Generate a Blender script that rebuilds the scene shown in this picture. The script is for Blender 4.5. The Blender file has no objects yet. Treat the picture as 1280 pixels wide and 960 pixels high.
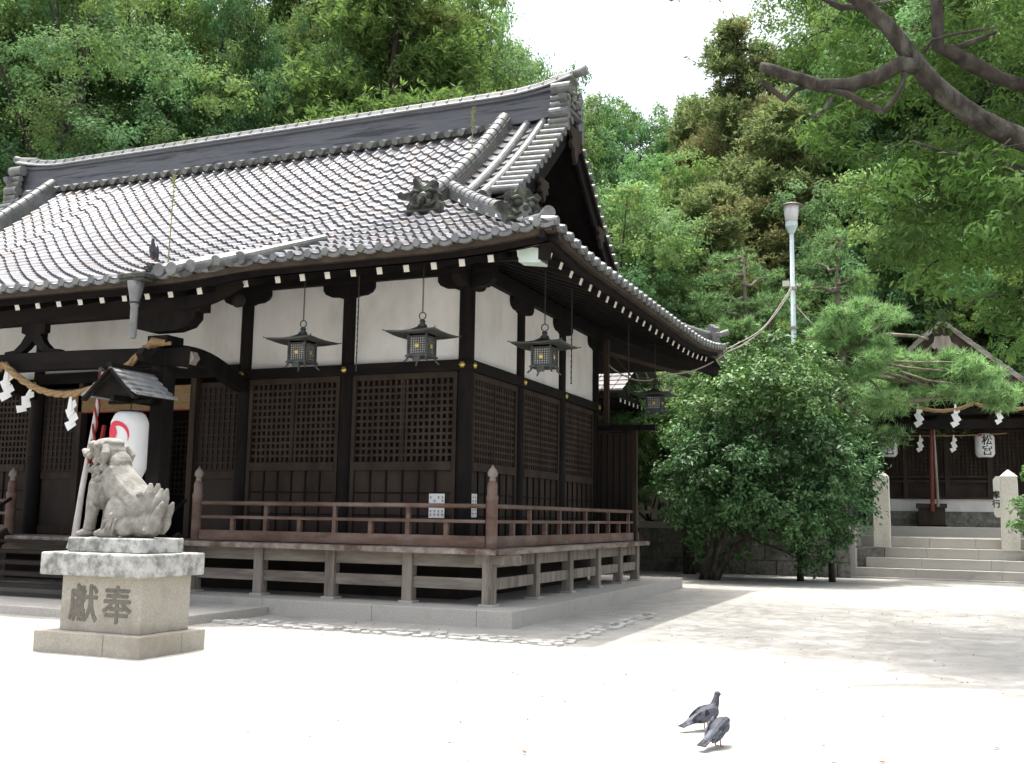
import bpy, bmesh, math, random
import numpy as np
from mathutils import Vector, Matrix, Euler

random.seed(7)
R_ = math.radians
SC = bpy.context.scene
COL = SC.collection

# ------------------------------------------------------------------ camera
ROT = np.array([[0.92322874, 0.38392024, 0.01593555],
                [-0.03448416, 0.12408726, -0.99167192],
                [-0.38270032, 0.91499049, 0.1278001]])
FPX = 1293.38
EYE = np.array([5.63155, -13.60676, 1.55])
cam = bpy.data.cameras.new('camera')
cam.sensor_fit = 'HORIZONTAL'
cam.sensor_width = 36.0
cam.lens = FPX / 1280 * 36.0
cam.clip_start = 0.1
cam.clip_end = 1500
camo = bpy.data.objects.new('camera', cam)
COL.objects.link(camo)
M = Matrix.Identity(4)
for i in range(3):
    M[i][0] = ROT[0][i]; M[i][1] = -ROT[1][i]; M[i][2] = -ROT[2][i]; M[i][3] = EYE[i]
camo.matrix_world = M
SC.camera = camo

# ------------------------------------------------------------------ light
TOSUN = Vector((-0.13, 0.09, 1.0)).normalized()
elev = math.asin(TOSUN.z)
azim = math.atan2(TOSUN.x, TOSUN.y)
W = bpy.data.worlds.new('World'); SC.world = W; W.use_nodes = True
nt = W.node_tree
sky = nt.nodes.new('ShaderNodeTexSky'); sky.sky_type = 'NISHITA'; sky.sun_disc = False
sky.sun_elevation = elev; sky.sun_rotation = azim
sky.air_density = 1.0; sky.dust_density = 8.0; sky.ozone_density = 1.0
bg = nt.nodes['Background']; bg.inputs['Strength'].default_value = 0.15
hz = nt.nodes.new('ShaderNodeHueSaturation'); hz.inputs['Saturation'].default_value = 0.55; hz.inputs['Value'].default_value = 1.6   # humid white summer sky
nt.links.new(sky.outputs[0], hz.inputs['Color']); nt.links.new(hz.outputs[0], bg.inputs['Color'])
sl = bpy.data.lights.new('sun', 'SUN'); sl.energy = 2.35; sl.angle = R_(0.53); sl.color = (1.0, 0.99, 0.97)
so = bpy.data.objects.new('sun', sl); COL.objects.link(so)
so.rotation_euler = TOSUN.to_track_quat('Z', 'Y').to_euler(); so.location = (0, 0, 40)
SC.view_settings.view_transform = 'Standard'; SC.view_settings.look = 'None'
SC.view_settings.exposure = 0.92; SC.view_settings.gamma = 1.0
SC.view_settings.use_curve_mapping = False
cy = SC.cycles
cy.max_bounces = 6; cy.diffuse_bounces = 4; cy.glossy_bounces = 2; cy.transmission_bounces = 4
cy.transparent_max_bounces = 4; cy.use_denoising = True
cy.sample_clamp_indirect = 6

def ray(px, py):
    d = ROT.T @ np.array([(px-640)/FPX, (py-480)/FPX, 1.0])
    return d
def atd(px, py, D):
    """point seen at photo pixel, D metres away on the ground plan"""
    d = ray(px, py); k = D/math.hypot(d[0], d[1])
    p = EYE + d*k
    return Vector(p)

# ------------------------------------------------------------------ materials
def mat(name, c1, c2=None, scale=6.0, rough=0.8, bump=0.0, bscale=None, stretch=(1, 1, 1), c3=None, s3=1.0,
        attr=None, trans=0.0, spec=0.3, metal=0.0, mixlo=0.35, mixhi=0.65, w3=(0.5, 0.62), rand=0.0, coat=0.0):
    m = bpy.data.materials.new(name); m.use_nodes = True
    nt = m.node_tree; N = nt.nodes; L = nt.links
    b = N['Principled BSDF']
    b.inputs['Roughness'].default_value = rough
    b.inputs['Specular IOR Level'].default_value = spec
    b.inputs['Metallic'].default_value = metal
    if coat: b.inputs['Coat Weight'].default_value = coat
    tc = N.new('ShaderNodeTexCoord'); mp = N.new('ShaderNodeMapping')
    mp.inputs['Scale'].default_value = stretch
    L.new(tc.outputs['Object'], mp.inputs['Vector'])
    vec = mp.outputs[0]
    if rand:
        oi = N.new('ShaderNodeObjectInfo'); ad = N.new('ShaderNodeVectorMath'); ad.operation = 'ADD'
        ml = N.new('ShaderNodeMath'); ml.operation = 'MULTIPLY'; ml.inputs[1].default_value = 37.0
        L.new(oi.outputs['Random'], ml.inputs[0]); L.new(ml.outputs[0], ad.inputs[1]); L.new(vec, ad.inputs[0])
        vec = ad.outputs[0]
    col = None
    if c2 is None: c2 = c1
    no = N.new('ShaderNodeTexNoise'); no.inputs['Scale'].default_value = scale; no.inputs['Detail'].default_value = 6
    no.inputs['Roughness'].default_value = 0.6
    L.new(vec, no.inputs['Vector'])
    rp = N.new('ShaderNodeValToRGB')
    rp.color_ramp.elements[0].position = mixlo; rp.color_ramp.elements[1].position = mixhi
    rp.color_ramp.elements[0].color = (*c1, 1); rp.color_ramp.elements[1].color = (*c2, 1)
    L.new(no.outputs['Fac'], rp.inputs['Fac']); col = rp.outputs[0]
    if c3 is not None:
        n3 = N.new('ShaderNodeTexNoise'); n3.inputs['Scale'].default_value = s3; n3.inputs['Detail'].default_value = 8
        n3.inputs['Roughness'].default_value = 0.65
        L.new(vec, n3.inputs['Vector'])
        r3 = N.new('ShaderNodeValToRGB'); r3.color_ramp.elements[0].position = w3[0]; r3.color_ramp.elements[1].position = w3[1]
        L.new(n3.outputs['Fac'], r3.inputs['Fac'])
        mx = N.new('ShaderNodeMix'); mx.data_type = 'RGBA'
        L.new(r3.outputs[0], mx.inputs[0]); L.new(col, mx.inputs[6]); mx.inputs[7].default_value = (*c3, 1)
        col = mx.outputs[2]
    if attr:
        at = N.new('ShaderNodeAttribute'); at.attribute_name = attr
        mx = N.new('ShaderNodeMix'); mx.data_type = 'RGBA'; mx.blend_type = 'MULTIPLY'; mx.inputs[0].default_value = 1.0
        L.new(col, mx.inputs[6]); L.new(at.outputs['Color'], mx.inputs[7]); col = mx.outputs[2]
    L.new(col, b.inputs['Base Color'])
    if bump:
        nb = N.new('ShaderNodeTexNoise'); nb.inputs['Scale'].default_value = bscale or scale*3; nb.inputs['Detail'].default_value = 6
        L.new(vec, nb.inputs['Vector'])
        bp = N.new('ShaderNodeBump'); bp.inputs['Strength'].default_value = 1.0; bp.inputs['Distance'].default_value = bump
        L.new(nb.outputs['Fac'], bp.inputs['Height']); L.new(bp.outputs[0], b.inputs['Normal'])
    if trans:
        tr = N.new('ShaderNodeBsdfTranslucent'); ms = N.new('ShaderNodeMixShader'); ms.inputs[0].default_value = trans
        hs = N.new('ShaderNodeHueSaturation'); hs.inputs['Hue'].default_value = 0.495; hs.inputs['Value'].default_value = 1.25; hs.inputs['Saturation'].default_value = 1.1
        L.new(col, hs.inputs['Color']); L.new(hs.outputs[0], tr.inputs['Color'])
        L.new(b.outputs[0], ms.inputs[1]); L.new(tr.outputs[0], ms.inputs[2])
        L.new(ms.outputs[0], N['Material Output'].inputs['Surface'])
    return m

m_sand = mat('pale_sand', (.31, .302, .275), (.415, .405, .375), scale=2.3, rough=.95, bump=.016, bscale=22, c3=(.25, .238, .20), s3=.7, w3=(.47, .85))
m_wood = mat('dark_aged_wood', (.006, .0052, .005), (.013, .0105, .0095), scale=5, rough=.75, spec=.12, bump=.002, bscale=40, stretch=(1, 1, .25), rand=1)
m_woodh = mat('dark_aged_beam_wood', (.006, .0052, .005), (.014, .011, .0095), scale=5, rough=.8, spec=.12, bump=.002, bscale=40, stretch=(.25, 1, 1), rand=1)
m_wall_wood = mat('brown_lattice_wood', (.026, .0185, .0145), (.046, .034, .0265), scale=4, rough=.75, spec=.15, bump=.001, bscale=50, stretch=(1, 1, .3))
m_board = mat('dark_brown_board', (.016, .011, .009), (.03, .021, .016), scale=3, rough=.75, stretch=(1, 1, .2))
m_rail = mat('reddish_brown_rail_wood', (.082, .046, .034), (.14, .09, .068), scale=5, rough=.6, bump=.002, bscale=30, stretch=(.4, .4, 1), c3=(.20, .15, .13), s3=2.2, w3=(.5, .7), rand=1)
m_grey = mat('weathered_grey_wood', (.17, .145, .12), (.30, .265, .225), scale=7, rough=.85, bump=.006, bscale=25, stretch=(1, 1, .16), c3=(.09, .07, .055), s3=3, w3=(.52, .7), rand=1)
m_greyh = mat('weathered_grey_rail_wood', (.16, .135, .115), (.29, .26, .22), scale=7, rough=.85, bump=.005, bscale=25, stretch=(.15, .15, 1), c3=(.09, .07, .055), s3=3, w3=(.52, .7), rand=1)
m_deck = mat('worn_deck_wood', (.15, .12, .10), (.33, .28, .24), scale=6, rough=.8, bump=.006, bscale=22, stretch=(1, .3, 1), c3=(.10, .06, .045), s3=2.5)
m_plaster = mat('white_lime_plaster', (.62, .615, .60), (.68, .675, .66), scale=2.0, rough=.9, c3=(.42, .40, .35), s3=1.3, w3=(.46, .88), stretch=(1, 1, .5))
m_tile = mat('mottled_roof_tile', (.22, .222, .232), (.30, .30, .312), scale=9, rough=.30, bump=.002, bscale=30, c3=(.13, .132, .125), s3=.9, w3=(.48, .8), attr='col', spec=.5)
m_tile2 = mat('silvery_clay_tile', (.085, .09, .092), (.175, .18, .18), scale=5, rough=.45, bump=.003, bscale=30, c3=(.13, .14, .10), s3=3, w3=(.5, .68), spec=.4)
m_tiled = mat('dark_old_tile', (.018, .02, .017), (.05, .053, .045), scale=7, rough=.7, bump=.006, bscale=25, c3=(.10, .11, .08), s3=4)
m_ridge = mat('blue_grey_ridge_board', (.075, .08, .092), (.145, .15, .162), scale=4, rough=.5, bump=.003, bscale=20, stretch=(.15, 1, 2.5), c3=(.035, .04, .045), s3=4)
m_eave = mat('brown_eave_batten', (.03, .022, .016), (.065, .048, .034), scale=3, rough=.8)
m_white = mat('white_painted_tip', (.60, .585, .53), rough=.8)
m_gold = mat('aged_gilt_metal', (.48, .36, .10), (.62, .48, .16), scale=30, rough=.4, metal=.7)
m_bronze = mat('green_grey_bronze', (.045, .048, .046), (.085, .088, .084), scale=12, rough=.5, metal=.4, bump=.002, bscale=40)
m_iron = mat('dark_iron', (.035, .03, .028), rough=.6, metal=.3)
m_stone = mat('pale_granite_kerb', (.36, .345, .31), (.46, .44, .40), scale=40, rough=.9, bump=.003, bscale=80, c3=(.34, .33, .29), s3=2.2, w3=(.52, .72))
m_cobble = mat('pale_cobble', (.40, .39, .36), (.52, .505, .47), scale=12, rough=.9, c3=(.26, .25, .22), s3=5, w3=(.5, .7))
m_stoned = mat('warm_tan_granite', (.31, .29, .24), (.41, .385, .33), scale=45, rough=.9, bump=.003, bscale=90, c3=(.26, .235, .19), s3=2.0, w3=(.45, .7))
m_lichen = mat('lichened_granite', (.14, .145, .13), (.27, .27, .25), scale=11, rough=.92, bump=.006, bscale=40, c3=(.46, .46, .44), s3=6, w3=(.42, .6))
m_lion = mat('carved_statue_stone', (.19, .182, .165), (.30, .29, .26), scale=9, rough=.9, bump=.008, bscale=55, c3=(.15, .145, .12), s3=7, w3=(.45, .68))
m_wallst = mat('mossy_retaining_stone', (.13, .125, .11), (.25, .24, .215), scale=9, rough=.95, bump=.012, bscale=18, c3=(.07, .08, .055), s3=1.6, w3=(.48, .66))
m_postst = mat('cream_gate_stone', (.52, .50, .43), (.62, .60, .52), scale=25, rough=.9, bump=.003, c3=(.36, .35, .27), s3=2.5, w3=(.55, .75), stretch=(1, 1, .5))
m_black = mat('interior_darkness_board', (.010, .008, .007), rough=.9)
m_paper = mat('white_paper', (.80, .81, .80), rough=.7, trans=.25)
m_red = mat('vermilion_print', (.55, .035, .07), rough=.7)
m_cloth = mat('faded_white_cloth', (.40, .39, .38), (.5, .49, .48), rough=.9)
m_dullred = mat('faded_red_cloth', (.13, .035, .03), (.17, .05, .04), rough=.9)
m_redcloth = mat('red_cloth', (.22, .022, .02), rough=.9)
m_ink = mat('black_ink', (.02, .02, .025), rough=.8)
m_carve = mat('incised_ink_grey', (.125, .115, .095), (.18, .165, .135), scale=20, rough=.95)
m_straw = mat('twisted_straw_rope', (.20, .13, .06), (.31, .215, .11), scale=30, rough=.95, bump=.01, bscale=50)
m_bamboo = mat('brown_bamboo_blind', (.16, .105, .05), (.23, .155, .08), scale=8, stretch=(1, 1, 8), rough=.8)
m_pale = mat('pale_green_enamel', (.42, .52, .47), (.50, .58, .53), scale=5, rough=.5)
m_shingle = mat('silvered_shingle', (.20, .21, .215), (.30, .31, .315), scale=6, rough=.7, stretch=(.3, 1, 1), c3=(.12, .12, .115), s3=4)
m_lamp = mat('pale_blue_green_pole_paint', (.42, .52, .54), (.52, .60, .62), scale=4, rough=.45)
m_cable = mat('grey_cable', (.32, .29, .25), rough=.7)
m_bark = mat('grey_brown_bark', (.022, .018, .015), (.060, .052, .042), scale=7, rough=.95, bump=.05, bscale=11, stretch=(1, 1, .35), c3=(.10, .105, .085), s3=3.5, w3=(.52, .7))
m_pinebark = mat('pale_pine_bark', (.12, .10, .075), (.22, .19, .15), scale=6, rough=.95, bump=.02, bscale=14, stretch=(1, 1, .4))
m_hill = mat('forest_floor', (.02, .03, .012), (.04, .05, .02), scale=1.5, rough=1)
m_ac = mat('dull_white_shop_sign', (.7, .7, .66), rough=.6)
m_plas = mat('frosted_drain_plastic', (.13, .135, .14), (.20, .205, .21), scale=6, rough=.4)

def leafmat(name, a, b, rough=.65, trans=.42, spec=.15):
    return mat(name, a, b, scale=.6, rough=rough, attr='col', trans=trans, spec=spec, rand=1)
m_leafA = leafmat('fresh_broad_leaf', (0.118, 0.205, 0.066), (0.175, 0.285, 0.100))
m_leafB = leafmat('deep_broad_leaf', (0.100, 0.182, 0.072), (0.150, 0.252, 0.102))
m_leafC = leafmat('pale_broad_leaf', (0.135, 0.235, 0.090), (0.195, 0.310, 0.130))
m_cedar = leafmat('cedar_spray', (0.140, 0.200, 0.085), (0.200, 0.265, 0.125))
m_pine = leafmat('pine_needle', (0.156, 0.267, 0.111), (0.215, 0.345, 0.156), trans=.3)
m_glossy = leafmat('glossy_camellia_leaf', (0.060, 0.135, 0.050), (0.100, 0.195, 0.075), rough=.5, trans=.2, spec=.25)
m_leafO = leafmat('overhang_leaf', (0.065, 0.137, 0.039), (0.111, 0.202, 0.062), trans=.45)

# ------------------------------------------------------------------ object helpers
def tag(o, label=None, cat=None, group=None, kind=None):
    if label: o['label'] = label
    if cat: o['category'] = cat
    if group: o['group'] = group
    if kind: o['kind'] = kind
    return o
def thing(name, loc, label, cat, group=None):
    o = bpy.data.objects.new(name, None); COL.objects.link(o); o.location = loc
    o.empty_display_size = .2
    return tag(o, label, cat, group)
def worldloc(o):
    v = Vector((0, 0, 0))
    while o is not None:
        v += o.location; o = o.parent
    return v
def children(o): return [c for c in ALLOBJ() if c.parent is o]
def ALLOBJ(): return list(COL.objects)
def copy_tree(o, loc=None, rotz=None, scale=None, label=None, depth=0, kids=None):
    if kids is None:
        kids = {}
        for c in COL.objects:
            if c.parent: kids.setdefault(c.parent.name, []).append(c)
    n = o.copy(); COL.objects.link(n)
    if loc is not None: n.location = loc
    if rotz is not None: n.rotation_euler.z = rotz
    if scale is not None: n.scale = scale if hasattr(scale, '__len__') else (scale,)*3
    if label: n['label'] = label
    for c in kids.get(o.name, []):
        cc = copy_tree(c, kids=kids); cc.parent = n
    return n

class MB:
    def __init__(s):
        s.v = []; s.f = []; s.c = None
    def add(s, vs, fs):
        o = len(s.v); s.v.extend([tuple(p) for p in vs]); s.f.extend([tuple(i+o for i in f) for f in fs])
        return s
    def box(s, x0, x1, y0, y1, z0, z1):
        if x0 > x1: x0, x1 = x1, x0
        if y0 > y1: y0, y1 = y1, y0
        if z0 > z1: z0, z1 = z1, z0
        return s.add([(x0,y0,z0),(x1,y0,z0),(x1,y1,z0),(x0,y1,z0),(x0,y0,z1),(x1,y0,z1),(x1,y1,z1),(x0,y1,z1)],
              [(0,3,2,1),(4,5,6,7),(0,1,5,4),(1,2,6,5),(2,3,7,6),(3,0,4,7)])
    def obox(s, c, size, rot=None):
        hx, hy, hz = size[0]/2, size[1]/2, size[2]/2
        vs = [Vector((x, y, z)) for z in (-hz, hz) for x, y in ((-hx,-hy),(hx,-hy),(hx,hy),(-hx,hy))]
        if rot is not None:
            vs = [rot @ v for v in vs]
        c = Vector(c)
        return s.add([v+c for v in vs], [(0,3,2,1),(4,5,6,7),(0,1,5,4),(1,2,6,5),(2,3,7,6),(3,0,4,7)])
    def beam(s, a, b, w, h, up=(0, 0, 1)):
        """square beam from a to b"""
        a, b = Vector(a), Vector(b); d = (b-a).normalized(); up = Vector(up)
        r = d.cross(up).normalized(); u = r.cross(d).normalized()
        vs = [p + r*sx*w/2 + u*sz*h/2 for p in (a, b) for sx, sz in ((-1,-1),(1,-1),(1,1),(-1,1))]
        return s.add(vs, [(0,1,2,3),(4,7,6,5),(0,4,5,1),(1,5,6,2),(2,6,7,3),(3,7,4,0)])
    def tube(s, pts, rad, n=8, cap=True):
        pts = [Vector(p) for p in pts]; k = len(pts)
        if not hasattr(rad, '__len__'): rad = [rad]*k
        vs = []; fs = []; ref = None
        for i, p in enumerate(pts):
            d = (pts[min(i+1, k-1)] - pts[max(i-1, 0)]).normalized()
            if ref is None:
                ref = Vector((0, 0, 1)) if abs(d.z) < .9 else Vector((1, 0, 0))
            r = d.cross(ref).normalized(); u = r.cross(d).normalized(); ref = u
            for j in range(n):
                a = 2*math.pi*j/n
                vs.append(p + (r*math.cos(a) + u*math.sin(a))*rad[i])
        for i in range(k-1):
            for j in range(n):
                fs.append((i*n+j, i*n+(j+1) % n, (i+1)*n+(j+1) % n, (i+1)*n+j))
        if cap:
            fs.append(tuple(range(n))[::-1]); fs.append(tuple((k-1)*n+j for j in range(n)))
        return s.add(vs, fs)
    def lathe(s, c, prof, n=16, sides_rot=0.0, sx=1, sy=1):
        c = Vector(c); vs = []; fs = []
        for r, z in prof:
            for j in range(n):
                a = 2*math.pi*j/n + sides_rot
                vs.append(c + Vector((r*math.cos(a)*sx, r*math.sin(a)*sy, z)))
        k = len(prof)
        for i in range(k-1):
            for j in range(n):
                fs.append((i*n+j, i*n+(j+1) % n, (i+1)*n+(j+1) % n, (i+1)*n+j))
        fs.append(tuple(range(n))[::-1]); fs.append(tuple((k-1)*n+j for j in range(n)))
        return s.add(vs, fs)
    def sweep(s, path, sec, up=(0, 0, 1), closed=True):
        """sweep cross-section sec [(side, height)] along path; section upright"""
        path = [Vector(p) for p in path]; k = len(path); n = len(sec); up = Vector(up)
        vs = []; fs = []
        for i, p in enumerate(path):
            d = (path[min(i+1, k-1)] - path[max(i-1, 0)]).normalized()
            r = d.cross(up).normalized(); u = r.cross(d).normalized()
            for a, b in sec: vs.append(p + r*a + u*b)
        for i in range(k-1):
            for j in range(n if closed else n-1):
                fs.append((i*n+j, i*n+(j+1) % n, (i+1)*n+(j+1) % n, (i+1)*n+j))
        if closed:
            fs.append(tuple(range(n))[::-1]); fs.append(tuple((k-1)*n+j for j in range(n)))
        return s.add(vs, fs)
    def prism(s, poly, o, ax, ay, d):
        """2D outline poly placed with axes ax, ay at origin o, extruded by vector d"""
        o, ax, ay, d = Vector(o), Vector(ax), Vector(ay), Vector(d); n = len(poly)
        vs = [o + ax*a + ay*b for a, b in poly] + [o + ax*a + ay*b + d for a, b in poly]
        fs = [tuple(range(n))[::-1], tuple(range(n, 2*n))] + [(j, (j+1) % n, n+(j+1) % n, n+j) for j in range(n)]
        return s.add(vs, fs)
    def sphere(s, c, r, n=12, m=8, sc=(1, 1, 1), rot=None):
        prof = [(max(1e-4, math.sin(math.pi*i/m)), -math.cos(math.pi*i/m)) for i in range(m+1)]
        vs = []; fs = []; c = Vector(c)
        for a, z in prof:
            for j in range(n):
                t = 2*math.pi*j/n
                v = Vector((a*math.cos(t)*sc[0], a*math.sin(t)*sc[1], z*sc[2]))*r
                if rot is not None: v = rot @ v
                vs.append(c+v)
        for i in range(m):
            for j in range(n):
                fs.append((i*n+j, i*n+(j+1) % n, (i+1)*n+(j+1) % n, (i+1)*n+j))
        return s.add(vs, fs)
    def build(s, name, m, parent=None, base=None, smooth=False, bevel=0.0, cols=None, label=None):
        me = bpy.data.meshes.new(name)
        if parent is not None:
            off = worldloc(parent)
        elif base is not None:
            off = Vector(base)
        else:
            a = np.array(s.v); off = Vector(((a[:, 0].min()+a[:, 0].max())/2, (a[:, 1].min()+a[:, 1].max())/2, a[:, 2].min()))
        a = np.array(s.v, dtype=float) - np.array(off)
        me.from_pydata(a.tolist(), [], s.f); me.update()
        bm = bmesh.new(); bm.from_mesh(me); bmesh.ops.recalc_face_normals(bm, faces=bm.faces); bm.to_mesh(me); bm.free()
        if cols is not None:
            at = me.color_attributes.new('col', 'FLOAT_COLOR', 'CORNER')
            arr = []
            for p, cc in zip(me.polygons, cols):
                arr.extend(list(cc)*p.loop_total)
            at.data.foreach_set('color', arr)
        me.materials.append(m)
        if smooth: me.shade_smooth()
        o = bpy.data.objects.new(name, me); COL.objects.link(o)
        if parent is not None: o.parent = parent
        else: o.location = off
        if bevel:
            bv = o.modifiers.new('bevel', 'BEVEL'); bv.width = bevel; bv.segments = 2; bv.limit_method = 'ANGLE'
        if label: o['label'] = label
        return o

def blob(name, m, parent, pieces, voxel, smooth_it=2, base=None, colfn=None, label=None):
    """one continuous body: every piece merged by a voxel remesh"""
    mb = MB()
    for p in pieces:
        if p[0] == 's': mb.sphere(p[1], 1.0, 14, 10, sc=p[2], rot=p[3] if len(p) > 3 else None)
        elif p[0] == 't': mb.tube(p[1], p[2], 12)
        elif p[0] == 'm': mb.add(p[1], p[2])
    o = mb.build(name, m, parent, base=base)
    r = o.modifiers.new('r', 'REMESH'); r.mode = 'VOXEL'; r.voxel_size = voxel
    if smooth_it:
        sm = o.modifiers.new('s', 'SMOOTH'); sm.factor = .5; sm.iterations = smooth_it
    dg = bpy.context.evaluated_depsgraph_get()
    me = bpy.data.meshes.new_from_object(o.evaluated_get(dg))
    o.modifiers.clear(); o.data = me; me.shade_smooth()
    if len(me.materials) == 0: me.materials.append(m)
    if colfn:
        at = me.color_attributes.new('col', 'FLOAT_COLOR', 'POINT')
        off = worldloc(parent) if parent is not None else o.location
        arr = []
        for v in me.vertices: arr.extend(colfn(v.co + off))
        at.data.foreach_set('color', arr)
    if label: o['label'] = label
    return o

def text_mesh(body, size, o, ax, ay, depth_vec, offset=0.0, squeeze=1.0):
    """lettering as solid geometry; ax, ay the writing plane"""
    c = bpy.data.curves.new('lettering', 'FONT'); c.body = body; c.size = size; c.align_x = 'CENTER'; c.align_y = 'CENTER'
    c.offset = offset; c.extrude = .5; c.resolution_u = 3
    t = bpy.data.objects.new('lettering', c); COL.objects.link(t)
    bpy.context.view_layer.update()
    me = bpy.data.meshes.new_from_object(t.evaluated_get(bpy.context.evaluated_depsgraph_get()))
    xs = [v.co.x for v in me.vertices]; ys = [v.co.y for v in me.vertices]
    cx, cy = (min(xs)+max(xs))/2, (min(ys)+max(ys))/2
    o, ax, ay, dv = Vector(o), Vector(ax), Vector(ay), Vector(depth_vec)
    vs = [o + ax*(v.co.x-cx)*squeeze + ay*(v.co.y-cy) + dv*v.co.z for v in me.vertices]
    fs = [tuple(p.vertices) for p in me.polygons]
    bpy.data.objects.remove(t)
    return vs, fs
# ================================================================== SETTING
def ground():
    mb = MB()
    xs = np.concatenate([[-400, -150, -60, -30], np.arange(-20, 24.1, 1.0), [32, 60, 150, 400]])
    ys = np.concatenate([[-400, -100, -40, -22], np.arange(-16, 20.1, 1.0), [30, 60, 150, 420]])
    rg = random.Random(3)
    for y in ys:
        for x in xs:
            z = 0.0
            if -15 < x < 20 and -15 < y < -2.3: z = -.012*rg.random()
            mb.v.append((x, y, z))
    nx = len(xs)
    for j in range(len(ys)-1):
        for i in range(nx-1):
            mb.f.append((j*nx+i, j*nx+i+1, (j+1)*nx+i+1, (j+1)*nx+i))
    o = mb.build('ground', m_sand, base=(0, 0, 0), smooth=True); tag(o, 'pale sandy shrine courtyard', kind='structure')
ground()

# wooded slope behind the precinct
def hill():
    mb = MB(); rg = random.Random(5)
    xs = np.arange(-90, 91, 6.0); ys = np.arange(24, 131, 5.0)
    for y in ys:
        for x in xs:
            z = max(0, (y-27)*.16) + (rg.random()-.5)*1.2
            if y < 27: z = -.4
            mb.v.append((x, y, z))
    nx = len(xs)
    for j in range(len(ys)-1):
        for i in range(nx-1):
            mb.f.append((j*nx+i, j*nx+i+1, (j+1)*nx+i+1, (j+1)*nx+i))
    o = mb.build('hillside', m_hill, base=(0, 24, 0), smooth=True); tag(o, 'wooded slope rising behind the shrine', kind='structure')
hill()

# strip of flat stones set in the sand along the drip line
def cobbles():
    mb = MB(); rg = random.Random(11)
    def stone(x, y, w, d):
        n = rg.choice((5, 6, 7)); h = .012+rg.random()*.03; a0 = rg.random()*6
        pts = []
        for j in range(n):
            a = a0+2*math.pi*j/n; k = .78+rg.random()*.34
            pts.append((x+math.cos(a)*w/2*k, y+math.sin(a)*d/2*k))
        vs = [(px, py, -.02) for px, py in pts]+[(px, py, h) for px, py in pts]+[(x+(px-x)*.8, y+(py-y)*.8, h+.008) for px, py in pts]
        fs = [(j, (j+1) % n, n+(j+1) % n, n+j) for j in range(n)]+[(n+j, n+(j+1) % n, 2*n+(j+1) % n, 2*n+j) for j in range(n)]+[tuple(range(2*n, 3*n))]
        mb.add(vs, fs)
    x = -3.9
    while x < 1.25:
        for k in range(3):
            stone(x+rg.uniform(-.05, .05), -1.42+k*.17+rg.uniform(-.03, .03), rg.uniform(.13, .24), rg.uniform(.1, .19))
        x += rg.uniform(.15, .22)
    y = -1.4
    while y < 3.2:
        for k in range(2):
            if rg.random() < .9: stone(1.22-k*.17+rg.uniform(-.03, .03), y, rg.uniform(.1, .19), rg.uniform(.13, .24))
        y += rg.uniform(.15, .22)
    o = mb.build('cobble_path', m_cobble, base=(0, 0, 0)); tag(o, 'strip of pale flat stones in the sand along the eaves line', kind='structure')
cobbles()

# upper terrace and its retaining wall
def terrace():
    mb = MB()
    mb.box(-30, 3.2, 17.9, 31, -.3, 1.5); mb.box(3.2, 7.95, 20.3, 31, -.3, 1.16); mb.box(7.95, 30, 18.6, 31, -.3, 1.3)
    o = mb.build('terrace', m_stone, base=(0, 24, 0)); tag(o, 'raised stone terrace behind the retaining wall', kind='structure')
terrace()
def blockwall(name, label, x0, x1, y, z1, seed):
    root = thing(name, ((x0+x1)/2, y, 0), label, 'stone wall')
    mb = MB(); rg = random.Random(seed); z = -.05
    rows = [.42, .38, .40]; tot = sum(rows)
    for rh in rows:
        h = rh*(z1-.2)/tot; x = x0
        while x < x1-.01:
            w = min(rg.uniform(.7, 1.7), x1-x)
            if x1-(x+w) < .3: w = x1-x
            mb.box(x+.008, x+w-.008, y-rg.uniform(0, .03), y+.38, z+.008, z+h-.004)
            x += w
        z += h
    mb.build('stone_block', m_wallst, root, bevel=.012)
    cp = MB(); x = x0
    while x < x1-.01:
        w = min(1.6, x1-x); cp.box(x+.004, x+w-.004, y-.07, y+.42, z, z+.21); x += w
    cp.build('coping', m_postst if False else m_stone, root, bevel=.012)
    return root
blockwall('retaining_wall', 'long mossy block wall standing behind the glossy green bush', -9.2, 3.1, 17.5, 1.55, 21)
blockwall('retaining_wall', 'short block wall right of the stone steps', 7.96, 15, 18.35, 1.15, 22)

def stone_fence(name, label, x0, x1, y, z0, h, step, seed):
    root = thing(name, ((x0+x1)/2, y, z0), label, 'stone fence')
    x = x0
    k = 0
    while x <= x1:
        p = MB(); p.box(x-.09, x+.09, y-.08, y+.08, z0, z0+h); p.add([(x-.09, y-.08, z0+h), (x+.09, y-.08, z0+h), (x+.09, y+.08, z0+h), (x-.09, y+.08, z0+h), (x, y, z0+h+.07)], [(0, 1, 4), (1, 2, 4), (2, 3, 4), (3, 0, 4)])
        p.build('post', m_postst, root)
        x += step; k += 1
    r = MB(); r.box(x0-.1, x1+.1, y-.05, y+.05, z0+h*.62, z0+h*.62+.12); r.box(x0-.1, x1+.1, y-.05, y+.05, z0+.18, z0+.28)
    r.build('rail', m_postst, root)
stone_fence('stone_fence', 'pale stone picket fence on top of the long retaining wall', -6.0, 2.9, 17.75, 1.55, 1.0, .42, 3)
stone_fence('stone_fence', 'pale stone picket fence right of the stone steps', 8.4, 13.5, 18.7, 1.3, 1.0, .42, 4)

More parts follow.
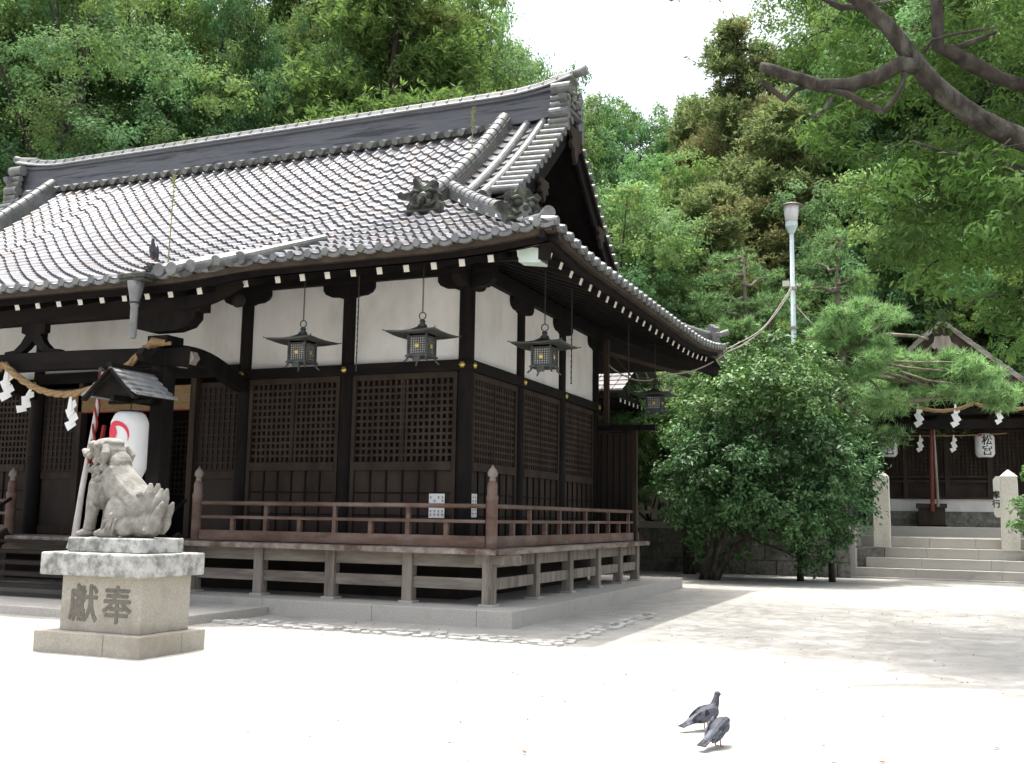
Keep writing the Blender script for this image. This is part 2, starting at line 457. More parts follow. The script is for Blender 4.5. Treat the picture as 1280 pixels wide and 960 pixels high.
# stone steps to the small shrine
def steps():
    root = thing('stone_steps', (5.5, 18, 0), 'four wide pale stone steps between two pointed gate posts', 'steps')
    spec = [(2.95, 8.9, 18.0, .285), (3.45, 8.3, 18.4, .57), (3.95, 7.62, 18.8, .86), (4.13, 7.45, 19.2, 1.15)]
    for i, (a, b, y, z) in enumerate(spec):
        mb = MB(); cuts = [a, a+(b-a)*.31, a+(b-a)*.68, b]
        y1 = spec[i+1][2]+.12 if i < 3 else 20.3
        for c0, c1 in zip(cuts[:-1], cuts[1:]):
            mb.box(c0+.002, c1-.002, y, y1, (spec[i-1][3] if i else -.1)+.001, z)
        mb.build('step', m_stone, root, bevel=.012)
    mb = MB(); mb.box(2.6, 9.3, 17.75, 18.1, -.05, .035); mb.build('base_slab', m_stone, root)
    s = MB(); s.box(3.2, 3.94, 18.55, 20.4, 0, .84); s.build('side_block', m_wallst, root)
    s = MB(); s.box(7.64, 7.95, 18.55, 20.4, 0, .84); s.build('side_block', m_wallst, root)
steps()
def gatepost(x, label):
    mb = MB(); w = .235; y = 18.98; z0, z1 = .84, 2.93
    mb.v = []; 
    mb.add([(x-w, y-w, z0), (x+w, y-w, z0), (x+w, y+w, z0), (x-w, y+w, z0), (x-w*.95, y-w*.95, z1), (x+w*.95, y-w*.95, z1), (x+w*.95, y+w*.95, z1), (x-w*.95, y+w*.95, z1), (x, y, z1+.20)],
           [(0, 3, 2, 1), (0, 1, 5, 4), (1, 2, 6, 5), (2, 3, 7, 6), (3, 0, 4, 7), (4, 5, 8), (5, 6, 8), (6, 7, 8), (7, 4, 8)])
    o = mb.build('gate_post', m_postst, bevel=.02); tag(o, label, 'stone post', 'pointed posts at the top of the stone steps')
gatepost(3.89, 'pointed cream stone post left of the stone steps beside the bush')
gatepost(7.30, 'pointed cream stone post right of the stone steps with paper sign behind')

# ================================================================== MAIN HALL
HALL = thing('shrine_hall', (-8.3, 5, 0), 'large dark timber shrine hall with white plaster band and broad grey tiled roof', 'shrine hall')
WY, WX, LX, BY = 1.5, -1.5, -15.1, 8.1
RY = 5.0
HX = -8.3               # centre line
# ---- stone base
def stone_base():
    mb = MB(); rg = random.Random(1)
    x = 0.0
    cuts = [0, -.55, -2.25, -4.2, -6.3, -8.3, -10.3, -12.4, -14.5, -16.6]
    for a, b in zip(cuts[:-1], cuts[1:]): mb.box(b+.002, a-.002, 0, .42, -.1, .24)
    y = .42
    for a, b in ((.422, 2.4), (2.4, 4.5), (4.5, 6.5), (6.5, 8.5), (8.5, 10.2)): mb.box(-.42, 0, a+.002, b-.002, -.1, .24)
    mb.box(-16.6, -.424, .424, 10.2, -.1, .236)
    mb.build('stone_base', m_stone, HALL, bevel=.01)
    s = MB(); s.box(-12.5, -4.07, -1.96, -.004, -.1, .13); s.build('entrance_slab', m_stone, HALL, bevel=.012)
stone_base()

# ---- veranda
VX = [-.64, -1.98, -3.36, -4.72, -6.06]
VXL = [-10.55, -11.9, -13.3, -14.7, -16.0]
VY = [.64, 2.44, 4.1, 5.72, 7.2, 8.45]
def veranda():
    d = MB()
    # deck boards running outward
    x = -.38
    rg = random.Random(2)
    while x > -16.4:
        w = rg.uniform(.2, .3)
        d.box(x-w+.004, x, .38+rg.uniform(0, .02), 1.45, 1.02, 1.085); x -= w
    y = 1.452
    while y < 8.6:
        w = min(rg.uniform(.2, .3), 8.62-y); d.box(-1.45, -.36-rg.uniform(0, .02), y, y+w-.004, 1.02, 1.085); y += w
    d.box(-16.5, -.42, .352, .378, 1.0, 1.075); d.box(-.378, -.352, .38, 8.62, 1.0, 1.075)
    d.build('veranda_deck', m_deck, HALL)
    def post(x, y, corner=False):
        p = MB(); w = .085
        p.box(x-w, x+w, y-w, y+w, .27, 1.02); p.build('veranda_post', m_grey, HALL, bevel=.008)
        q = MB(); q.box(x-w-.035, x+w+.035, y-w-.035, y+w+.035, .238, .272); q.build('post_pad', m_stone, HALL)
    for x in VX+VXL: post(x, .64)
    for y in VY[1:]: post(-.64, y)
    b = MB(); b.box(-16.4, -.73, .60, .68, .80, 1.0); b.build('veranda_beam', m_greyh, HALL)
    b = MB(); b.box(-.68, -.60, .73, 8.6, .80, 1.0); b.build('veranda_beam', m_grey, HALL)
    b = MB(); b.box(-.86, -.16, .565, .715, .845, .99); b.build('beam_end', m_grey, HALL, bevel=.01)
    for (a, c) in zip(VX[:-1], VX[1:]):
        b = MB(); b.box(c+.085, a-.085, .61, .67, .47, .64); b.build('lower_rail', m_greyh, HALL, bevel=.004)
    for (a, c) in zip(VXL[:-1], VXL[1:]):
        b = MB(); b.box(c+.085, a-.085, .61, .67, .47, .64); b.build('lower_rail', m_greyh, HALL)
    for (a, c) in zip(VY[:-1], VY[1:]):
        b = MB(); b.box(-.67, -.61, a+.085, c-.085, .47, .64); b.build('lower_rail', m_grey, HALL, bevel=.004)
    # under floor darkness: inner foundation
    b = MB(); b.box(-15.0, -1.56, 1.56, 8.0, .238, 1.0); b.build('crawl_wall', m_board, HALL)
veranda()

def newel(x, y):
    p = MB(); p.lathe((x, y, 1.087), [(.088, 0), (.088, .70), (.094, .72), (.094, .76), (.075, .80), (.078, .93), (.06, .99)], 16)
    o = p.build('railing_post', m_rail, HALL, smooth=False)
    f = MB(); f.lathe((x, y, 1.087), [(.035, .985), (.05, 1.0), (.05, 1.03), (.032, 1.04), (.07, 1.07), (.078, 1.11), (.06, 1.16), (.025, 1.20), (.006, 1.24)], 14)
    f.build('finial', m_grey, o, smooth=True)
def railing(pts):
    (x0, y0), (x1, y1) = pts
    L = math.hypot(x1-x0, y1-y0); dx, dy = (x1-x0)/L, (y1-y0)/L
    alongx = abs(dx) > .5
    mt = m_rail
    def bar(z0, z1, w, nm):
        b = MB()
        if alongx: b.box(x0, x1, y0-w/2, y0+w/2, z0, z1)
        else: b.box(x0-w/2, x0+w/2, y0, y1, z0, z1)
        b.build(nm, mt, HALL, bevel=.006)
    t = MB(); t.tube([(x0, y0, 1.71), (x1, y1, 1.71)], .036, 10); t.build('top_rail', mt, HALL, smooth=False)
    bar(1.455, 1.505, .07, 'middle_rail'); bar(1.10, 1.265, .085, 'bottom_rail')
    n = max(2, round(L/.68)); 
    for k in range(1, n):
        s = k*L/n; x, y = x0+dx*s, y0+dy*s
        b = MB(); tall = (k % 2 == 0)
        b.box(x-.034, x+.034, y-.034, y+.034, 1.265, 1.455)
        b.build('baluster', mt, HALL)
        if tall:
            b = MB(); b.box(x-.03, x+.03, y-.028, y+.028, 1.505, 1.685); b.build('baluster', mt, HALL)
newel(-.6, .6); newel(-6.03, .6); newel(-10.3, .6)
railing([(-.69, .6), (-5.94, .6)]); railing([(-.6, .69), (-.6, 8.5)]); railing([(-10.39, .6), (-16, .6)])

# ---- timber frame
colx = [-1.5, -3.72, -5.84, -10.76, -12.88, -15.1]
def column(x, y, mt=m_wood, z1=5.3, r=.13):
    p = MB(); p.lathe((x, y, 1.07), [(r, 0), (r, z1-1.07)], 18); return p.build('column', mt, HALL, smooth=False)
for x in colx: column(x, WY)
for y in (3.7, 5.93, 8.1): column(WX, y)
for y in (8.1,): column(LX, y)
# beams at the head of lattices and under the plaster
def xbeam(x0, x1, y0, y1, z0, z1, mt=m_woodh, nm='beam'):
    b = MB(); b.box(x0, x1, y0, y1, z0, z1); return b.build(nm, mt, HALL, bevel=.008)
xbeam(-5.9, -1.36, 1.355, 1.44, 3.90, 4.08); xbeam(-15.2, -10.7, 1.355, 1.44, 3.90, 4.08)
xbeam(-1.44, -1.355, 1.36, 8.25, 3.90, 4.08, m_wood)
xbeam(-10.7, -5.9, 1.36, 1.5, 3.98, 4.18)
xbeam(-15.6, -1.0, 1.36, 1.62, 5.50, 5.78, nm='wall_plate'); xbeam(-1.62, -1.36, 1.0, 8.6, 5.50, 5.777, m_wood, nm='wall_plate')
# plaster panels
def plaster(x0, x1, y0, y1, z0=4.08, z1=5.5):
    b = MB(); b.box(x0, x1, y0, y1, z0, z1); b.build('plaster_panel', m_plaster, HALL)
for a, c in zip(colx[:-1], colx[1:]): plaster(c+.1, a-.1, 1.47, 1.52)
ys = [1.5, 3.7, 5.93, 8.1]
for a, c in zip(ys[:-1], ys[1:]): plaster(WX-.02, WX+.03, a+.1, c-.1)
# boat shaped bracket arms at column heads
def bracket(x, y, alongx, half=.5):
    prof = [(-half, 0), (-half, -.10), (-half*.9, -.17), (-half*.7, -.215), (-half*.42, -.225), (-half*.3, -.25), (half*.3, -.25), (half*.42, -.225), (half*.7, -.215), (half*.9, -.17), (half, -.10), (half, 0)]
    b = MB()
    if alongx: b.prism(prof, (x, y-.115, 5.498), (1, 0, 0), (0, 0, 1), (0, .19, 0))
    else: b.prism(prof, (x+.115, y, 5.498), (0, 1, 0), (0, 0, 1), (-.19, 0, 0))
    b.build('bracket', m_wood, HALL)
for x in colx: bracket(x, WY, True)
for y in ys: bracket(WX, y, False)
# gilt studs
def stud(x, y, front=True):
    b = MB(); n = 8
    prof = [(.05, 0), (.056, .012), (.036, .03), (.018, .04), (.002, .045)]
    b.lathe((0, 0, 0), prof, 12)
    vs = []
    for v in b.v:
        r = math.hypot(v[0], v[1]); a = math.atan2(v[1], v[0]); k = 1+.14*math.cos(6*a)*(r > .04)
        px, pz, h = v[0]*k, v[1]*k, v[2]
        vs.append((x+px, y-h, 3.99+pz) if front else (x+h, y+px, 3.99+pz))
    b.v = vs; b.build('gilt_stud', m_gold, HALL, smooth=True)
for x in colx: stud(x, 1.353)
for y in ys: stud(-1.353, y, False)

# ---- lattice bays
def bay(a, c, axis, inner_mat=m_board):
    """a..c the clear span along the axis; axis 'x' on the front wall, 'y' on the side wall"""
    L0, L1 = min(a, c)+.13, max(a, c)-.13
    def B(mb, u0, u1, d0, d1, z0, z1):
        if axis == 'x': mb.box(u0, u1, WY-d1, WY-d0, z0, z1)
        else: mb.box(WX+d0, WX+d1, u0, u1, z0, z1)
    f = MB()
    B(f, L0, L0+.07, -.02, .06, 1.1, 3.9); B(f, L1-.07, L1, -.02, .06, 1.1, 3.9)
    B(f, L0+.07, L1-.07, -.02, .058, 3.80, 3.9); B(f, L0+.07, L1-.07, -.02, .075, 2.29, 2.43); B(f, L0+.07, L1-.07, -.02, .058, 1.1, 1.2)
    B(f, (L0+L1)/2-.012, (L0+L1)/2+.012, .03, .05, 2.43, 3.80)
    fr = f.build('panel_frame', m_wall_wood, HALL)
    g = MB(); u = L0+.07; n = 17; st = (L1-L0-.14)/n
    for k in range(1, n): B(g, u+k*st-.021, u+k*st+.021, .0, .03, 2.43, 3.80)
    m = 12; sz = 1.37/m
    for k in range(1, m): B(g, L0+.07, L1-.07, .005, .034, 2.43+k*sz-.021, 2.43+k*sz+.021)
    g.build('lattice_panel', m_wall_wood, fr)
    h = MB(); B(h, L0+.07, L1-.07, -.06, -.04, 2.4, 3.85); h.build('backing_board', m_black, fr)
    w = MB(); B(w, L0+.07, L1-.07, -.02, .012, 1.2, 2.29)
    w.build('wainscot_board', m_wall_wood, fr)
    v = MB(); n = 6; st = (L1-L0-.14)/n
    for k in range(1, n): B(v, L0+.07+k*st-.014, L0+.07+k*st+.014, .012, .036, 1.2, 2.29)
    for z in (1.55, 1.92): B(v, L0+.07, L1-.07, .012, .026, z-.012, z+.012)
    v.build('batten', m_wood, fr)
for a, c in ((-1.5, -3.72), (-3.72, -5.84), (-10.76, -12.88), (-12.88, -15.1)): bay(a, c, 'x')
for a, c in zip(ys[:-1], ys[1:]): bay(a, c, 'y')
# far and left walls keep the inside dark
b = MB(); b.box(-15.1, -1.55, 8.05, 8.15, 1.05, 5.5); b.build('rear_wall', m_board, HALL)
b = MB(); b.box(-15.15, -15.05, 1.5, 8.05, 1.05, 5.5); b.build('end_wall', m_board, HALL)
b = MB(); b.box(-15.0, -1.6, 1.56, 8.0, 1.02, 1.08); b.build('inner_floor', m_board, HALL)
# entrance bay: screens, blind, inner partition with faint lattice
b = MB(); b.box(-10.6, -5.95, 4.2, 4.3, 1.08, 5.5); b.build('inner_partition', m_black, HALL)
g = MB()
for k in range(40): g.box(-10.5+k*.115, -10.46+k*.115, 4.12, 4.16, 1.9, 3.5)
for k in range(14): g.box(-10.5, -6.0, 4.10, 4.12, 1.9+k*.12, 1.94+k*.12)
g.build('inner_lattice', m_board, HALL)
b = MB(); b.box(-9.85, -7.0, 1.44, 1.47, 3.42, 3.86); 
b.build('bamboo_blind', m_bamboo, HALL)
b = MB(); b.box(-9.9, -6.95, 1.46, 1.5, 3.40, 3.42); b.build('red_trim', m_redcloth, HALL)
def door(x0, x1, y):
    b = MB(); b.box(x0, x1, y, y+.04, 1.1, 3.9); d = b.build('sliding_door', m_board, HALL)
    v = MB(); n = 8
    for k in range(n+1): v.box(x0+(x1-x0)*k/n-.015, x0+(x1-x0)*k/n+.015, y-.03, y, 2.3, 3.8)
    for k in range(12): v.box(x0, x1, y-.025, y-.004, 2.3+k*.125, 2.33+k*.125)
    v.build('lattice', m_board, d)
    for za, zb in ((1.1, 1.25), (2.15, 2.28)):
        v = MB(); v.box(x0, x1, y-.035, y, za, zb); v.build('door_rail', m_wall_wood, d)
door(-6.9, -5.98, 1.56); door(-10.62, -9.7, 1.56)
b = MB(); b.box(-7.02, -6.9, 1.44, 1.6, 1.1, 3.98); b.build('door_jamb', m_wall_wood, HALL)
b = MB(); b.box(-9.7, -9.6, 1.44, 1.6, 1.1, 3.98); b.build('door_jamb', m_wall_wood, HALL)
# entrance stairs
st = MB()
for k in range(5): st.box(-10.1, -6.25, -.85+k*.27, -.55+k*.27, .23+k*.17+.05, .23+k*.17+.11)
st.build('stair_tread', m_board, HALL)
st = MB()
for x in (-10.15, -6.22): st.beam((x, -.85, .3), (x, .45, 1.12), .07, .22)
st.build('stair_stringer', m_board, HALL)
for x in (-10.2, -6.2):
    st = MB(); st.tube([(x, -1.15, .75), (x, -.3, 1.25), (x, .5, 1.75)], .03, 8); st.tube([(x, -1.12, .24), (x, -1.12, .8)], .035, 8)
    st.build('stair_handrail', m_wood, HALL)
# wing screen at the end of the side veranda
b = MB(); b.box(-1.45, -.52, 8.12, 8.17, 1.09, 3.42); w = b.build('wing_screen', m_board, HALL)
f = MB(); f.box(-.60, -.50, 8.08, 8.2, 1.09, 3.46); f.build('frame_post', m_wall_wood, w)
f = MB(); f.box(-1.5, -.08, 8.04, 8.24, 3.46, 3.58); f.build('frame_head', m_wood, w)
v = MB()
for k in range(1, 6): v.box(-1.45+k*.14, -1.43+k*.14, 8.1, 8.12, 1.1, 3.4)
v.build('batten', m_wood, w)
b = MB(); b.box(-1.24, -1.13, 8.05, 8.16, 3.58, 5.5); b.build('eave_post', m_wall_wood, HALL)
b = MB(); b.beam((-1.18, 8.1, 5.2), (.2, 10.2, 4.9), .05, .08); b.beam((-1.18, 8.1, 5.3), (-.3, 8.6, 4.2), .03, .03); b.build('eave_brace', m_wall_wood, HALL)

# ================================================================== ROOF
EV = .9
def prof(t): return 5.36+.42*t+.0465*t*t if t >= 0 else 5.36+.40*t
def cl(v): return max(0.0, min(1.0, v))
def upx(X): return .15*cl((X+1.3)/2.2)**2 + .15*cl((-15.3-X)/2.2)**2
def upy(Y): return .15*cl((1.3-Y)/2.2)**2 + .30*cl((Y-7.5)/3.4)**2
def zfront(X, Y): return prof(Y+EV)+upx(X)*cl(1-(Y+EV)/2.5)
def zside(X, Y): return prof(EV-X)+upy(Y)*cl(1-(EV-X)/2.5)
def eaveY(X):
    """front edge: carried forward over the entrance"""
    d = abs(X-HX)
    if d < 3.45: return -1.72
    if d < 4.45:
        k = (d-3.45)/1.0; k = k*k*(3-2*k); return -1.72+(.82)*k
    return -.9

def tilefield(name, us, rowstep, P, lim, parent, mt, seed, uw):
    """P(u, v) surface point with v distance up the slope in plan; lim(u) -> (v0, v1)"""
    rg = random.Random(seed); mb = MB(); cols = []
    S = [0, .09, .18, .27, .36, .5, .64, .82, 1.0]
    H = [0.0, .045, .058, .045, 0.0, -.016, -.022, -.018, 0.0]
    for u in us:
        v0, v1 = lim(u+uw/2)
        v = v0; 
        while v < v1-.02:
            ve = min(v+rowstep, v1+.03)
            base = rg.random(); g = .80+.22*rg.random()
            if base < .14: c = (g*1.05, g*.95, g*.92)
            elif base < .25: c = (g*1.25, g*1.25, g*1.27)
            elif base < .42: c = (g*.86, g*.86, g*.88)
            elif base < .47: c = (g*1.04, g*.93, g*.85)
            else: c = (g*.98, g*.97, g*.99)
            c = (*c, 1)
            jit = rg.uniform(-.006, .006)
            lo, hi, lip = [], [], []
            for s, h in zip(S, H):
                a = P(u+s*uw, v); b_ = P(u+s*uw, ve+.02)
                lo.append((a[0], a[1], a[2]+h+.054+jit)); hi.append((b_[0], b_[1], b_[2]+h+.002))
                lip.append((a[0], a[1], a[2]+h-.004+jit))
            n = len(S); o = len(mb.v); mb.v += lo+hi+lip
            for k in range(n-1):
                mb.f.append((o+k, o+k+1, o+n+k+1, o+n+k)); cols.append(c)
                mb.f.append((o+2*n+k, o+2*n+k+1, o+k+1, o+k)); cols.append((c[0]*.22, c[1]*.23, c[2]*.2, 1))      # tile lips darkened: unlit edge and gap shade painted into the colour
            mb.f.append((o, o+n, o+2*n)); cols.append(c)
            v = ve
    me_o = mb.build(name, mt, parent, cols=cols)
    return me_o
UW = .305
us = [ .9 - UW*(i+1) for i in range(int(18.4/UW)+1)]
def limf(X):
    e = eaveY(X)
    v1 = 5.0
    if X > -2.25: v1 = min(5.0, -X) if X > -2.25 else 5.0
    if X < -14.35: v1 = min(5.0, X+16.6)
    return (e, v1)
us_f = [u for u in us if limf(u+UW/2)[1] > limf(u+UW/2)[0]+.1]
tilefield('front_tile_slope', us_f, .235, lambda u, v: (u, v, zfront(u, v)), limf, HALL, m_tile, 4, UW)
# upper verge field right and left of the descending ridges
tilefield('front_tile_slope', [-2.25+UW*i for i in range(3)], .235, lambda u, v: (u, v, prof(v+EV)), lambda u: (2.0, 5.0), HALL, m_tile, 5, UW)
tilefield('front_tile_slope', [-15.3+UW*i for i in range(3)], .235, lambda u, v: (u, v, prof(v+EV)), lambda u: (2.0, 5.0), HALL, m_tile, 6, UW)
# side slope, u = Y, v inward
ups = [-.9+UW*i for i in range(int(11.8/UW)+1)]
def lims(Y):
    return (0, min(3.1, Y+.9, 10.9-Y+.02))
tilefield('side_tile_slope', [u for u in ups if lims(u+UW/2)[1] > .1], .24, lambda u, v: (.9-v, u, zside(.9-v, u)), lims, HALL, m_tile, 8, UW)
# rear slope and left end: plain under-surfaces close the roof
def sheet(name, xs, ys, zf, mt, off=0.0, keep=None):
    mb = MB(); nx = len(xs)
    for y in ys:
        for x in xs: mb.v.append((x, y, zf(x, y)+off))
    for j in range(len(ys)-1):
        for i in range(nx-1):
            xc, yc = (xs[i]+xs[i+1])/2, (ys[j]+ys[j+1])/2
            if keep is None or keep(xc, yc): mb.f.append((j*nx+i, j*nx+i+1, (j+1)*nx+i+1, (j+1)*nx+i))
    return mb.build(name, mt, HALL)
zrear = lambda x, y: prof(10.9-y)
def zall(x, y):
    zs = [zfront(x, y) if y < 5 else 99, zside(x, y) if x > -8 and (x > -2.1) else 99, zrear(x, y) if y >= 5 else 99, (prof(x+17.5)+.0) if x < -14.5 else 99]
    return min(zs)
sheet('rear_slope', list(np.linspace(-17.5, .9, 60)), list(np.linspace(5, 10.9, 20)), lambda x, y: min(zrear(x, y), zside(x, y) if x > -2.1 else 99, prof(x+17.5) if x < -14.5 else 99), m_tile2)
sheet('rear_slope', list(np.linspace(-17.5, -14.3, 12)), list(np.linspace(-.9, 5, 20)), lambda x, y: min(prof(x+17.5), prof(y+.9)), m_tile2)
# soffit boards
sx = sorted(set(list(np.linspace(-17.4, .82, 62))))
def zsof(x, y): 
    f = lambda t: 5.09+.37*max(t, -1.0)
    a = f(y+EV)+upx(x)*cl(1-(y+EV)/2.5); b_ = f(EV-x)+upy(y)*cl(1-(EV-x)/2.5); c = f(10.9-y); d = f(x+17.5)
    return min(a, b_, c, d)
def zsof_k(x, y):
    e = eaveY(x)+.08
    if y < e: y = e
    return zsof(x, y)
mb = MB(); ysf = [-1.66, -1.4, -1.1, -.82, -.4, .1, .7, 1.3, 2.0, 3.5, 5, 7, 8.5, 9.3, 10, 10.8]
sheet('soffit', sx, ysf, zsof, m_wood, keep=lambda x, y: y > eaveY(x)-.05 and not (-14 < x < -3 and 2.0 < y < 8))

# eave boards (fascia) following the edges
def edge_front(X, dz, dy=0): 
    e = eaveY(X); return (X, e+dy, zfront(X, e)+dz)
def edge_side(Y, dz, dx=0): return (EV-dx, Y, zside(EV, Y)+dz)
xsE = [EV-.02-k*.25 for k in range(int(18.3/.25)+1)]
ysE = [-.9+k*.25 for k in range(int(11.8/.25)+1)]
b = MB(); b.sweep([edge_front(x, -.055, .09) for x in xsE], [(-.05, -.05), (.05, -.05), (.05, .045), (-.05, .045)]); 
b.build('eave_board', m_eave, HALL)
b = MB(); b.sweep([edge_side(y, -.055, .09) for y in ysE], [(-.05, -.05), (.05, -.05), (.05, .045), (-.05, .045)]); 
b.build('eave_board', m_eave, HALL)
b = MB(); b.sweep([edge_front(x, -.14, .18) for x in xsE], [(-.04, -.055), (.04, -.055), (.04, .05), (-.04, .05)]); 
b.build('eave_fascia', m_woodh, HALL)
b = MB(); b.sweep([edge_side(y, -.14, .18) for y in ysE], [(-.04, -.055), (.04, -.055), (.04, .05), (-.04, .05)]); 
b.build('eave_fascia', m_wood, HALL)
# round and drooping end tiles along the eaves
def eave_caps():
    for nm, pts in (('front_eave_tile', [(edge_front(u+UW*.18, .04, -.015), (0, -1, 0), u) for u in us]),
                    ('side_eave_tile', [((EV+.015, u+UW*.18, zside(EV, u+UW*.18)+.04), (1, 0, 0), u) for u in ups])):
        mb = MB()
        for p, d, u in pts:
            p, d = Vector(p), Vector(d)
            mb.tube([p-d*.10, p+d*.02], [.062, .062], 12)
            # drooping lip between the discs
            t = Vector((d.y*-1, d.x, 0))*1.0
            if nm == 'front_eave_tile':
                q = [edge_front(u+UW*s, h, -.02) for s, h in ((.36, .03), (.55, .005), (.75, 0), (1.0, .03), (1.0, -.03), (.75, -.055), (.55, -.05), (.36, -.03))]
            else:
                q = [(EV+.02, u+UW*s, zside(EV, u+UW*s)+h) for s, h in ((.36, .03), (.55, .005), (.75, 0), (1.0, .03), (1.0, -.03), (.75, -.055), (.55, -.05), (.36, -.03))]
            n = len(q); vs = q+[tuple(Vector(a)-d*.05) for a in q]
            mb.add(vs, [tuple(range(n)), tuple(range(n, 2*n))[::-1]]+[(j, (j+1) % n, n+(j+1) % n, n+j) for j in range(n)])
        mb.build(nm, m_tile2, HALL)
eave_caps()

# rafters with white painted ends, each its own part
def rafters():
    k = 0; x = .30
    while x > -17.0:
        e = eaveY(x)
        yt = e+.27
        zt = zsof(x, max(yt, -.9))-.075 if e > -1 else 5.09+.37*(yt+EV)-.075
        ztb = zt+.36*(2.0-yt) if e <= -1 else zsof(x, 1.9)-.075
        b = MB(); lim = 1.9 if x < -1.5 else min(1.9, -x+.1)
        slope_z = zt+.36*(lim-yt)
        b.beam((x, yt, zt), (x, lim, slope_z), .085, .10)
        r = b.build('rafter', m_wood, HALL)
        w = MB(); w.obox((x, yt-.006, zt), (.088, .008, .102), Euler((math.atan(.36), 0, 0)).to_matrix()); w.build('white_tip', m_white, r)
        x -= .447
    y = -.35; n = 0
    while y < 10.35:
        xt = EV-.27; zt = zsof(xt, y)-.075
        lim = -1.9 if y > 1.5 else max(-1.9, -y-.1)
        if y > 8.5: lim = max(-1.9, -(10.9-y)+.9)
        b = MB(); b.beam((xt, y, zt), (lim, y, zt+.36*(xt-lim)), .085, .10)
        r = b.build('rafter', m_wood, HALL)
        w = MB(); w.obox((xt+.006, y, zt), (.008, .088, .102), Euler((0, math.atan(.36), 0)).to_matrix()); w.build('white_tip', m_white, r)
        y += .447
    for (a, c) in (((.72, -.72), (-1.4, 1.4)), ((.72, 10.7), (-1.4, 8.2))):
        b = MB(); b.beam((a[0], a[1], zsof(a[0], a[1])-.12), (c[0], c[1], zsof(c[0], c[1])-.14), .15, .22); b.build('hip_rafter', m_wood, HALL)
rafters()

# ---- ridges
def stack_section(w, h, cap=.10):
    s = []; n = 5; z = 0
    for i in range(n):
        z0 = h*i/n; z1 = h*(i+1)/n; ww = w/2-(.0 if i % 2 == 0 else 0)
        s += [(ww, z0), (ww, z0+(z1-z0)*.72), (ww-.02, z0+(z1-z0)*.74), (ww-.02, z1)]
    right = s
    capn = [(cap*math.cos(a), h+cap*.9*math.sin(a)) for a in np.linspace(0, math.pi, 9)]
    left = [(-a, b) for a, b in reversed(s)]
    return right+capn+left
def cover_joints(mb, path, rad, h, step, mt=None):
    """slightly raised collars where cap tiles overlap"""
    path = [Vector(p) for p in path]; acc = 0
    for a, b in zip(path[:-1], path[1:]):
        d = b-a; L = d.length; s = 0
        while acc+ (L-s) >= step:
            s += step-acc; acc = 0
            p = a+d*(s/L); dn = d.normalized(); r = dn.cross(Vector((0, 0, 1))).normalized(); u = r.cross(dn)
            sec = [(rad*math.cos(t), h+rad*.92*math.sin(t)) for t in np.linspace(-.1, math.pi+.1, 9)]
            vs = []
            for q in (p-dn*.02, p+dn*.02):
                for aa, bb in sec: vs.append(q+r*aa+u*bb)
            n = 9
            mb.add(vs, [(j, j+1, n+j+1, n+j) for j in range(n-1)]+[tuple(range(n))[::-1], tuple(range(n, 2*n))])
        acc += L-s
def ridge(name, path, w, h, cap, step=.26, mt=None, parent=None):
    mb = MB(); mb.sweep(path, stack_section(w, h, cap)); 
    r = mb.build(name, mt or m_tile2, parent or HALL)
    c = MB(); cover_joints(c, path, cap*1.12, h, step)
    if c.v: c.build('cap_tile_joint', m_tile2, r)
    return r
# descending ridges (right and left) and hip ridges
def descending(x, sgn):
    path = []
    for y in np.linspace(4.85, 1.45, 22): path.append((x, y, prof(y+EV)+.02))
    r = ridge('descending_ridge', path, .26, .24, .12)
    return r
descending(-2.28, 1); descending(-14.32, -1)
def hip(path): return ridge('hip_ridge', path, .22, .17, .10, .25)
hip([(-a, a, zfront(-a, a)+.03) for a in np.linspace(2.2, -.15, 18)])
hip([(-2.2+t, 8.7-.0+t-.0, min(prof(10.9-(8.0+t)), 99)+.03) for t in []] or [(-2.1+t, 7.9+t, zside(-2.1+t, 7.9+t)+.03) for t in np.linspace(0, 2.75, 18)])
hip([(-16.6-(-a), a, prof(a+.9)+.03) for a in np.linspace(2.2, -.3, 14)])

